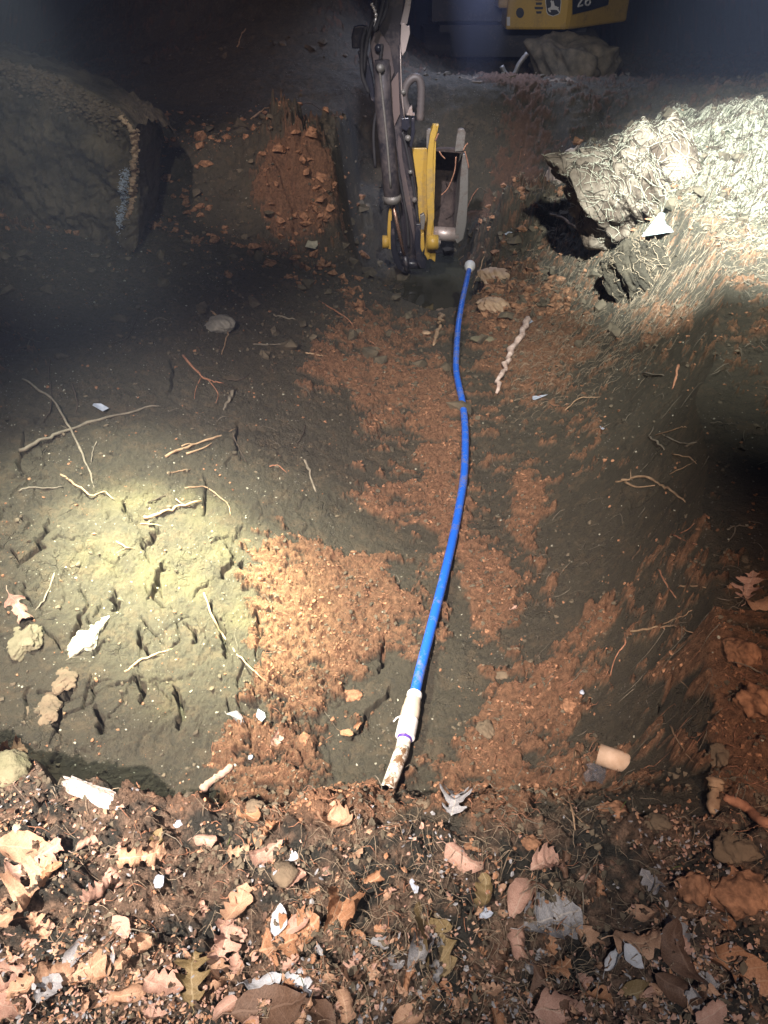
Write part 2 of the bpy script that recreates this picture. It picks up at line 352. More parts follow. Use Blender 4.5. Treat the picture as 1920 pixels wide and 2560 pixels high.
M["dead_grass"] = simple("dead_grass", (0.20, 0.16, 0.11), (0.45, 0.36, 0.26), 50, 0.8)
M["grass"] = simple("green_grass", (0.05, 0.09, 0.025), (0.12, 0.17, 0.05), 40, 0.7)
M["stone_white"] = simple("pale_stone", (0.26, 0.26, 0.20), (0.46, 0.45, 0.37), 25, 0.75, bs=.7, bd=.008)
M["stone_buff"] = simple("buff_stone", (0.12, 0.11, 0.07), (0.23, 0.205, 0.135), 18, 0.85, bs=.7, bd=.008)
M["stone_orange"] = simple("orange_stone", (0.30, 0.19, 0.12), (0.50, 0.36, 0.24), 9, 0.6, bs=.5, bd=.01)
M["stone_grey"] = simple("grey_stone", (0.16, 0.16, 0.145), (0.30, 0.29, 0.26), 18, 0.8, bs=.4, bd=.005)
M["clod"] = simple("clay_clod", (0.10, 0.08, 0.055), (0.20, 0.15, 0.10), 16, 0.95, bs=.8, bd=.008)
M["chalk"] = simple("chalky_slab", (0.26, 0.20, 0.16), (0.58, 0.56, 0.54), 22, 0.85, bs=.9, bd=.008)
M["paper"] = simple("paper", (0.55, 0.72, 0.76), (0.66, 0.80, 0.82), 12, 0.7, bs=.05)
M["foil"] = simple("pale_scrap", (0.30, 0.36, 0.46), (0.48, 0.53, 0.62), 40, 0.4, bs=.3)

# ------------------------------------------------------------------ mesh helpers
def link(name, me, parent=None):
    o = bpy.data.objects.new(name, me); COL.objects.link(o)
    if parent is not None: o.parent = parent
    return o
def mesh(name, V, Fc, mat, parent=None, smooth=False, loc=None):
    me = bpy.data.meshes.new(name); me.from_pydata([tuple(map(float, v)) for v in V], [], [tuple(map(int, f)) for f in Fc]); me.update()
    mats = mat if isinstance(mat, (list, tuple)) else [mat]
    for mm in mats: me.materials.append(mm)
    if smooth: me.polygons.foreach_set("use_smooth", [True] * len(me.polygons))
    o = link(name, me, parent)
    if loc is not None: o.location = loc
    return o
def fast_mesh(name, V, T, mat, smooth=True):              # numpy arrays, all faces with the same number of corners
    V = np.asarray(V, np.float32); T = np.asarray(T, np.int32); k = T.shape[1]
    me = bpy.data.meshes.new(name); me.vertices.add(len(V)); me.vertices.foreach_set("co", V.ravel())
    me.loops.add(T.size); me.loops.foreach_set("vertex_index", T.ravel())
    me.polygons.add(len(T)); me.polygons.foreach_set("loop_start", np.arange(0, T.size, k, dtype=np.int32))
    me.polygons.foreach_set("use_smooth", np.full(len(T), smooth)); me.update(calc_edges=True)
    me.materials.append(mat); return me
def tag(o, label=None, cat=None, group=None, kind=None):
    if label: o["label"] = label
    if cat: o["category"] = cat
    if group: o["group"] = group
    if kind: o["kind"] = kind
    return o
def empty(name, loc, label, cat, group=None):
    o = bpy.data.objects.new(name, None); COL.objects.link(o); o.location = loc; o.empty_display_size = 0.05
    return tag(o, label, cat, group)
def frames(P):
    P = np.asarray(P, float); T = np.gradient(P, axis=0); T /= np.linalg.norm(T, axis=1)[:, None] + 1e-9
    ref = np.array([0.12, 0.2, 1.0]); N = []
    for t in T:
        n_ = ref - t * (ref @ t)
        if np.linalg.norm(n_) < 0.1: n_ = np.array([1., 0, 0]) - t * t[0]
        N.append(n_ / np.linalg.norm(n_))
    N = np.array(N); B = np.cross(T, N); return T, N, B
def tube_vf(P, rad, k=8, flat=1.0, cap=True, off=0):
    P = np.asarray(P, float); n = len(P); rad = np.broadcast_to(np.asarray(rad, float), (n,))
    T, N, B = frames(P); a = np.linspace(0, 2 * np.pi, k, endpoint=False)
    V = (P[:, None, :] + rad[:, None, None] * (np.cos(a)[None, :, None] * B[:, None, :] + flat * np.sin(a)[None, :, None] * N[:, None, :])).reshape(-1, 3)
    Fc = [(off + i * k + j, off + i * k + (j + 1) % k, off + (i + 1) * k + (j + 1) % k, off + (i + 1) * k + j) for i in range(n - 1) for j in range(k)]
    if cap: Fc += [tuple(off + j for j in range(k))[::-1], tuple(off + (n - 1) * k + j for j in range(k))]
    return V, Fc
def tube(name, P, rad, mat, parent=None, k=10, flat=1.0, loc=(0, 0, 0), smooth=True):
    V, Fc = tube_vf(np.asarray(P) - np.asarray(loc), rad, k, flat)
    o = mesh(name, V, Fc, mat, parent, smooth)
    if parent is None: o.location = loc
    return o
def smooth_path(P, n=8):
    P = np.asarray(P, float); Q = np.vstack([2 * P[0] - P[1], P, 2 * P[-1] - P[-2]]); out_ = []
    for i in range(1, len(Q) - 2):
        for t in np.linspace(0, 1, n, endpoint=False):
            a, b, c, d = Q[i - 1], Q[i], Q[i + 1], Q[i + 2]
            out_.append(0.5 * ((2 * b) + (c - a) * t + (2 * a - 5 * b + 4 * c - d) * t * t + (3 * b - a - 3 * c + d) * t ** 3))
    out_.append(P[-1]); return np.array(out_)
def box_vf(lo, hi, off=0):
    x0, y0, z0 = lo; x1, y1, z1 = hi
    V = [(x0, y0, z0), (x1, y0, z0), (x1, y1, z0), (x0, y1, z0), (x0, y0, z1), (x1, y0, z1), (x1, y1, z1), (x0, y1, z1)]
    Fc = [(0, 3, 2, 1), (4, 5, 6, 7), (0, 1, 5, 4), (1, 2, 6, 5), (2, 3, 7, 6), (3, 0, 4, 7)]
    return V, [tuple(off + i for i in f) for f in Fc]
def prism_vf(A, B, off=0):                # two matching outlines
    n = len(A); V = list(map(tuple, A)) + list(map(tuple, B))
    Fc = [tuple(range(off, off + n)), tuple(range(off + 2 * n - 1, off + n - 1, -1))]
    Fc += [(off + i, off + n + i, off + n + (i + 1) % n, off + (i + 1) % n) for i in range(n)]
    return V, Fc
def bevel(o, wdt=0.008, seg=2):
    md = o.modifiers.new("bevel", 'BEVEL'); md.width = wdt; md.segments = seg; md.limit_method = 'ANGLE'; md.angle_limit = R(35); return o

# ------------------------------------------------------------------ terrain mesh (one sheet, finest near the pit)
def build_ground():
    rows = [-6.0, -3.5, -2.0, -1.2, -0.7, -0.4, -0.15]
    y = 0.0
    while y < 13.0:
        d = CP * y + 0.95 + 0.3
        step = 0.00185 * d if y > 0.1 else 0.006
        if y > 7.2: step *= 1.6
        if y > 9: step *= 1.8
        if 7.75 < y < 8.6: step *= 0.3
        rows.append(y); y += step
    while y < 150: rows.append(y); y *= 1.12
    rows = np.array(rows)
    c = np.linspace(-1.12, 1.12, 1000); o1 = np.linspace(1.13, 1.9, 90); o2 = np.geomspace(1.95, 12, 16)
    cols = np.concatenate([-o2[::-1], -o1[::-1], c, o1, o2])
    Yg = np.repeat(rows[:, None], len(cols), 1)
    wid = 0.56 * (CP * np.maximum(rows, -0.2) + 1.10)
    Xg = cols[None, :] * wid[:, None]
    z, loose, straw, near, ck = height(Xg, Yg, True)
    nr, nc = Xg.shape
    V = np.stack([Xg, Yg, z], -1).reshape(-1, 3)
    i = np.arange(nr - 1)[:, None] * nc + np.arange(nc - 1)[None, :]
    T = np.stack([i, i + 1, i + nc + 1, i + nc], -1).reshape(-1, 4)
    me = fast_mesh("ground", V, T, M["soil"])
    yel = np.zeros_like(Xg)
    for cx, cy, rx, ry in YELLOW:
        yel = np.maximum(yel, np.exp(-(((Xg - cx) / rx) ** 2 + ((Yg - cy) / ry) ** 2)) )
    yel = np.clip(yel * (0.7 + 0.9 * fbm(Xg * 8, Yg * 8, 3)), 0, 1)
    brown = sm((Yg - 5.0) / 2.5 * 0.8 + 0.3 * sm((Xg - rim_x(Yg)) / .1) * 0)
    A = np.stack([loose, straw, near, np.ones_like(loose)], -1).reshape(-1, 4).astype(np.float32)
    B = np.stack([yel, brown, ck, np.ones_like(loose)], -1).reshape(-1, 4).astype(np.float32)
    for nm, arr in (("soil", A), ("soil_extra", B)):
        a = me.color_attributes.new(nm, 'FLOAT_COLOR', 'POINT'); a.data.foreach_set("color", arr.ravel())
    return tag(link("ground", me), kind="structure")
build_ground()

# ------------------------------------------------------------------ scattered lumps and strands (nobody could count them)
PHI = (1 + 5 ** .5) / 2
ICO = np.array([(-1, PHI, 0), (1, PHI, 0), (-1, -PHI, 0), (1, -PHI, 0), (0, -1, PHI), (0, 1, PHI), (0, -1, -PHI), (0, 1, -PHI), (PHI, 0, -1), (PHI, 0, 1), (-PHI, 0, -1), (-PHI, 0, 1)]) / 1.9
ICF = np.array([(0, 11, 5), (0, 5, 1), (0, 1, 7), (0, 7, 10), (0, 10, 11), (1, 5, 9), (5, 11, 4), (11, 10, 2), (10, 7, 6), (7, 1, 8), (3, 9, 4), (3, 4, 2), (3, 2, 6), (3, 6, 8), (3, 8, 9), (4, 9, 5), (2, 4, 11), (6, 2, 10), (8, 6, 7), (9, 8, 1)])
def sample_xy(n, ymin=0.15, ymax=8.2, side=1.15):
    t = rng.uniform(0, 1, n); a, b = CP * ymin + 1.1, CP * ymax + 1.1
    d = a * (b / a) ** t; y = (d - 1.1) / CP
    return rng.uniform(-1, 1, n) * side * 0.56 * d, y, d
def lumps(name, n, dens, rmin, rmax, mat, squash=0.75, power=4.0, **kw):
    x, y, d = sample_xy(n, **kw)
    z, loose, straw, near, ck = height(x, y, True)
    keep = rng.uniform(0, 1, n) < dens(x, y, loose, straw, near)
    x, y, z, d = x[keep], y[keep], z[keep], d[keep]; k = len(x)
    r = (rmin + (rmax - rmin) * rng.uniform(0, 1, k) ** power) * (0.55 + 0.22 * d)
    V = ICO[None] * (1 + rng.normal(0, 0.30, (k, 12, 1))) * r[:, None, None] * np.stack([rng.uniform(.7, 1.4, k), rng.uniform(.7, 1.4, k), np.full(k, squash)], -1)[:, None, :] + rng.normal(0, 0.16, (k, 12, 3)) * r[:, None, None]
    a = rng.uniform(0, 6.28, k); ca, sa = np.cos(a)[:, None], np.sin(a)[:, None]
    X = V[..., 0] * ca - V[..., 1] * sa; Y = V[..., 0] * sa + V[..., 1] * ca
    V = np.stack([X + x[:, None], Y + y[:, None], V[..., 2] + (z + r * 0.25)[:, None]], -1).reshape(-1, 3)
    T = (ICF[None] + 12 * np.arange(k)[:, None, None]).reshape(-1, 3)
    return tag(link(name, fast_mesh(name, V, T, mat, False)), kind="stuff")
def strands(name, n, dens, lmin, lmax, wd, mat, lift=0.004, curve=0.35, up=0.05, ang=None, **kw):
    x, y, d = sample_xy(n, **kw)
    z, loose, straw, near, ck = height(x, y, True)
    keep = rng.uniform(0, 1, n) < dens(x, y, loose, straw, near)
    x, y, d = x[keep], y[keep], d[keep]; k = len(x)
    L = rng.uniform(lmin, lmax, k) * (0.7 + 0.12 * d); a = rng.uniform(0, 6.28, k) if ang is None else rng.normal(ang[0], ang[1], k)
    S_ = 5; P = np.zeros((k, S_, 3)); cx, cy = x.copy(), y.copy(); da = rng.normal(0, curve, k)
    for s in range(S_):
        P[:, s, 0] = cx; P[:, s, 1] = cy
        cx = cx + np.cos(a) * L / S_; cy = cy + np.sin(a) * L / S_; a = a + da + rng.normal(0, curve * .5, k)
    P[..., 2] = height(P[..., 0], P[..., 1]) + lift
    P[..., 2] = P[..., 2] * 0.4 + 0.6 * P[..., 2].max(1)[:, None] * 0 + 0.6 * P[..., 2]
    bend = np.sin(np.linspace(0.2, np.pi - 0.4, S_))[None] * rng.uniform(0, 1, k)[:, None] * up * L[:, None] * 6
    P[..., 2] += bend
    ww = wd * (0.6 + 0.25 * d) * rng.uniform(.6, 1.5, k)
    T = np.gradient(P, axis=1); side = np.stack([-T[..., 1], T[..., 0], 0 * T[..., 0]], -1); side /= np.linalg.norm(side, axis=-1, keepdims=True) + 1e-9
    tp = np.array([.7, 1, 1, .8, .3])[None, :, None] * ww[:, None, None]
    upv = np.array([0, 0, 1.0]) * tp
    V = np.stack([P + side * tp, P + upv * 1.3, P - side * tp], 2)     # three sided strand
    V = V.reshape(-1, 3); base_i = 15 * np.arange(k)[:, None, None]
    q = []
    for s in range(S_ - 1):
        for j in range(3): q.append((s * 3 + j, s * 3 + (j + 1) % 3, (s + 1) * 3 + (j + 1) % 3, (s + 1) * 3 + j))
    T = (np.array(q)[None] + base_i).reshape(-1, 4)
    return tag(link(name, fast_mesh(name, V, T, mat)), kind="stuff")
lumps("loose_red_crumbs", 260000, lambda x, y, l, s, n: (0.62 * l + .05) * (1 - n * .75) * np.clip(0.35 + 1.6 * fbm(x * 9, y * 9, 3), 0.03, 1), 0.0008, 0.0062, M["crumb"])
lumps("grey_clay_crumbs", 150000, lambda x, y, l, s, n: (0.10 + 0.4 * n + 0.5 * l) * np.clip(0.3 + 1.5 * fbm(x * 5 + 3, y * 5, 3), 0.02, 1), 0.0010, 0.0085, M["crumb_dark"])
lumps("dark_far_clods", 9000, lambda x, y, l, s, n: sm((y - 3.4) / 1.5) * (0.35) * (sm((7.7 - y) / .2) + sm((y - 8.6) / .2)), 0.006, 0.034, M["crumb_dark"], ymin=3.0, ymax=9, power=9)
lumps("torn_face_clods", 40000, lambda x, y, l, s, n: (l * .9 + .25) * sm((y - 4.9) / .5) * (1 - s) * (np.abs(x - .3) > .45) * sm((7.75 - y) / .2) * np.clip(.3 + 1.3 * fbm(x * 3, y * 3, 3), .03, 1), 0.003, 0.022, M["crumb"], ymin=4.6, ymax=8.4, power=3.5)
lumps("torn_face_dark_clods", 30000, lambda x, y, l, s, n: .5 * sm((y - 4.9) / .5) * (1 - .7 * s) * (x > .8) * sm((7.75 - y) / .2) * np.clip(.3 + 1.3 * fbm(x * 3 + 9, y * 3, 3), .03, 1), 0.003, 0.022, M["crumb_dark"], ymin=4.6, ymax=8.4, power=3.5)
lumps("pale_grit", 22000, lambda x, y, l, s, n: 0.10 * (1 - .85 * n) + 0.15 * ((x < -.5) & (y > 1)), 0.0008, 0.0042, M["stone_white"], power=3)
strands("fine_red_rootlets", 16000, lambda x, y, l, s, n: l * 0.55 * (1 - n * .5), 0.02, 0.07, 0.0007, M["wood_red"], ang=(0.2, 0.9))
strands("straw_mulch", 70000, lambda x, y, l, s, n: np.clip(s * 1.2, 0, 1), 0.02, 0.065, 0.0006, M["straw"], curve=0.25, lift=0.006, ymin=3.8, ymax=7.6, ang=(0.5, 1.0), up=.03)
strands("dark_straw", 26000, lambda x, y, l, s, n: np.clip(s * 1.2, 0, 1), 0.04, 0.11, 0.0009, M["wood_dark"], curve=0.2, lift=0.010, ymin=3.8, ymax=7.6, ang=(0.5, 0.75), up=.08)  # darker strands mixed in for colour variety
strands("dead_grass_litter", 9000, lambda x, y, l, s, n: n * np.clip(0.10 + 1.1 * np.exp(-((x - 0.12) / .35) ** 2 - ((y - .62) / .25) ** 2), 0, 1), 0.03, 0.08, 0.00045, M["dead_grass"], curve=0.2, lift=0.005, ymin=0.05, ymax=1.1, up=0.08)
strands("brown_fibres_on_the_slope", 30000, lambda x, y, l, s, n: .8 * ((x > axis_x(y) + .35) & (x < rim_x(y) + .9)) * sm((y - 3.6) / .8) * (1 - s), 0.02, 0.08, 0.0006, M["dead_grass"], curve=0.2, lift=0.006, ymin=3.4, ymax=7.4, ang=(0.5, 0.5), up=.05)
strands("bank_rootlets", 2500, lambda x, y, l, s, n: 0.5 * ((x > rim_x(y) - .5) & (y < 4.5)) + .04, 0.03, 0.12, 0.0009, M["wood_grey"], lift=0.006)

# ================================================================== the water line
def on_ground(pts, lift=0.0, f=None):
    f = f or hit; return [f(*p) + np.array([0, 0, lift]) for p in pts]
M["pipe_blue"] = None
def pipe_material():
    m, n, l, b = new_mat("blue_pipe")
    co = nd(n, "ShaderNodeTexCoord").outputs["Object"]
    f = noise(n, l, co, 9, 5, 0.65); g = noise(n, l, co, 60, 4, 0.7)
    c = mixc(n, l, f, (0.014, 0.11, 0.62), (0.025, 0.17, 0.80))
    dirt = ramp(n, l, math_(n, l, 'MULTIPLY', f, math_(n, l, 'ADD', g, 0.45)), [(0.49, (0, 0, 0)), (0.66, (.85, .85, .85))])
    l.new(mixc(n, l, dirt, c, (0.19, 0.17, 0.17)), b.inputs["Base Color"])
    b.inputs["Roughness"].default_value = 0.36
    l.new(mixc(n, l, dirt, (.25, .25, .25), (.8, .8, .8)), b.inputs["Roughness"])
    return m
M["pipe_blue"] = pipe_material()
def dirty_white(name, lo, hi, tintd=(0.17, 0.095, 0.05), base=(0.78, 0.74, 0.68)):
    m, n, l, b = new_mat(name)
    co = nd(n, "ShaderNodeTexCoord").outputs["Object"]
    f = noise(n, l, co, 14, 6, 0.7); g = noise(n, l, co, 70, 4, 0.75)
    s = math_(n, l, 'ADD', math_(n, l, 'MULTIPLY', f, 0.65), math_(n, l, 'MULTIPLY', g, 0.35))
    l.new(ramp(n, l, s, [(lo, base), (hi, tintd)]), b.inputs["Base Color"]); b.inputs["Roughness"].default_value = 0.5
    bump(n, l, b, g, 0.3, 0.003); return m
M["pvc"] = dirty_white("muddy_white_pipe", 0.47, 0.545)
M["pvc_clean"] = dirty_white("white_fitting", 0.66, 0.76, (0.4, 0.36, 0.3), (0.80, 0.79, 0.80))
M["tape"] = simple("beige_fitting", (0.50, 0.42, 0.33), (0.62, 0.55, 0.46), 22, 0.55, bs=.2)
M["primer"] = simple("purple_primer", (0.07, 0.03, 0.28), (0.12, 0.06, 0.38), 20, 0.4, bs=.05)

blue_px = [(1036, 1738), (1053, 1665), (1075, 1580), (1098, 1490), (1120, 1400), (1138, 1320), (1151, 1250), (1160, 1190), (1163, 1120), (1162, 1060), (1156, 1005), (1145, 955), (1140, 920), (1141, 880), (1144, 830), (1149, 790), (1157, 745), (1166, 705), (1173, 672)]
gz = [-0.775 + 0.05 * i / 18 for i in range(19)]
PB = []
for i, (p, z) in enumerate(zip(blue_px, gz)):
    zz = max(base(np.array([at_z(*p, z)[0]]), np.array([at_z(*p, z)[1]]))[0] + 0.050, -0.76 if i < 12 else -0.9)
    if i > 14: zz = -0.70 + (i - 14) * 0.02
    PB.append(at_z(*p, zz))
PB = np.array(PB); PB[:, 2] = np.convolve(np.pad(PB[:, 2], 2, mode='edge'), np.ones(5) / 5, 'valid')
PB = np.array([at_z(*p, z) for p, z in zip(blue_px, PB[:, 2])])
PB = smooth_path(PB, 7)
tg = PB[0] - PB[2]; tg /= np.linalg.norm(tg)
root = empty("water_pipe", tuple(PB[0]), "long blue plastic water pipe snaking along the trench bottom to a muddy white stub", "water pipe")
def sub(P): return np.asarray(P) - PB[0]
rb_ = 0.0205
tube("blue_pipe", sub(PB), rb_, M["pipe_blue"], root, 16)
# fitting: collar, tapered nut, beige adapter, white socket, purple primer ring, white stub
def lathe(name, A, B, prof, mat, parent, k=28):       # prof: (distance along, radius)
    A = np.asarray(A); B = np.asarray(B); ax = (B - A) / np.linalg.norm(B - A)
    V, Fc = tube_vf([A + ax * s for s, r in prof], [r for s, r in prof], k)
    o = mesh(name, V, Fc, mat, parent, True)
    md = o.modifiers.new("edges", 'EDGE_SPLIT'); md.split_angle = R(40); return o
white_px = [(1036, 1738), (1018, 1818), (1003, 1880), (975, 1958)]
WP = [PB[0]] + [at_z(*p, z) for p, z in zip(white_px[1:], (-0.755, -0.74, -0.72))]
a0 = sub(WP[0]); dirn = sub(WP[1]) - a0; dirn /= np.linalg.norm(dirn); b0 = a0 + dirn
def al(s): return a0 + dirn * s
lathe("compression_nut", al(-0.012), al(1), [(0, .0225), (0.004, .028), (.018, .029), (.022, .0265), (.032, .0265)], M["pvc_clean"], root)
lathe("adapter_body", al(0.018), al(1), [(0, .0275), (0.006, .031), (.03, .0315), (.04, .0345), (.078, .0345), (.084, .031), (.094, .031)], M["tape"], root, 10)
lathe("socket", al(0.108), al(1), [(0, .031), (0.003, .0355), (.075, .036), (.078, .0335), (.0785, .026), (.05, .026)], M["pvc_clean"], root)
lathe("primer_ring", al(0.165), al(1), [(0, .0262), (.031, .0262), (.0312, .024)], M["primer"], root)
PW = smooth_path([al(0.15), al(0.26), sub(WP[2]), sub(WP[3]), sub(WP[3]) + np.array([-.05, -.16, .03])], 6)
tube("white_stub", PW, 0.0248, M["pvc"], root, 24)
th = tube_vf([al(.1) + np.array([-.03, 0, 0.01]), al(.11) + np.array([-.045, -.003, .015]), al(.118) + np.array([-.055, -.006, .008])], .003, 6)
mesh("sealing_tape_end", th[0], th[1], M["pvc_clean"], root, True)
# cap with wrapped tape on the far end
e0 = sub(PB[-1]); ed = sub(PB[-1]) - sub(PB[-4]); ed /= np.linalg.norm(ed)
V, Fc = tube_vf([e0 - ed * .03, e0 - ed * .015, e0 + ed * .03, e0 + ed * .075, e0 + ed * .10, e0 + ed * .108], [.022, .030, .046, .044, .030, .008], 14)
mesh("taped_end_cap", V, Fc, M["pvc_clean"], root, True)

# ================================================================== sticks, roots
def stick(px, wpx, mat, label=None, name="stick", cat="stick", group="sticks and roots lying in the pit", lift=None, side=(), jit=0.25, taper=0.55, ends=None):
    P = np.array([hit(*p) for p in px]); d = np.linalg.norm(P - np.array([0, 0, CAM_H]), axis=1).mean()
    r = wpx / F * d / 2
    L = np.linalg.norm(np.diff(P, axis=0), axis=1).sum()
    P = smooth_path(P, 5); n = len(P)
    # lies on its high points
    z = P[:, 2].copy(); k = max(n // 3, 2)
    zl = np.interp(np.arange(n), [0, n - 1], [z[0], z[-1]]); P[:, 2] = np.maximum(z, 0.55 * z + 0.45 * zl) + (r * 0.7 if lift is None else lift)
    P = P + rng.normal(0, r * jit * 1.3, P.shape); r = r * .85
    rad = r * np.linspace(1, taper, n) * (1 + rng.normal(0, .14, n)); rad[-1] *= .5; rad[0] *= .8
    c = P[0].copy()
    V, Fc = tube_vf(P - c, rad, 8, 0.9)
    o = mesh(name, V, Fc, mat, None, True); o.location = c
    tag(o, label, cat, group)
    for s_px, sw in side:
        Q = np.array([hit(*p) for p in s_px]); Q[:, 2] += r * .8; Q = smooth_path(Q, 4)
        rr = sw / F * d / 2; V, Fc = tube_vf(Q - c, rr * np.linspace(1, .4, len(Q)), 6, 0.9)
        mesh("side_branch", V, Fc, mat, o, True)
    return o
TAN, GREY, DARK, RED = M["wood_tan"], M["wood_grey"], M["wood_dark"], M["wood_red"]
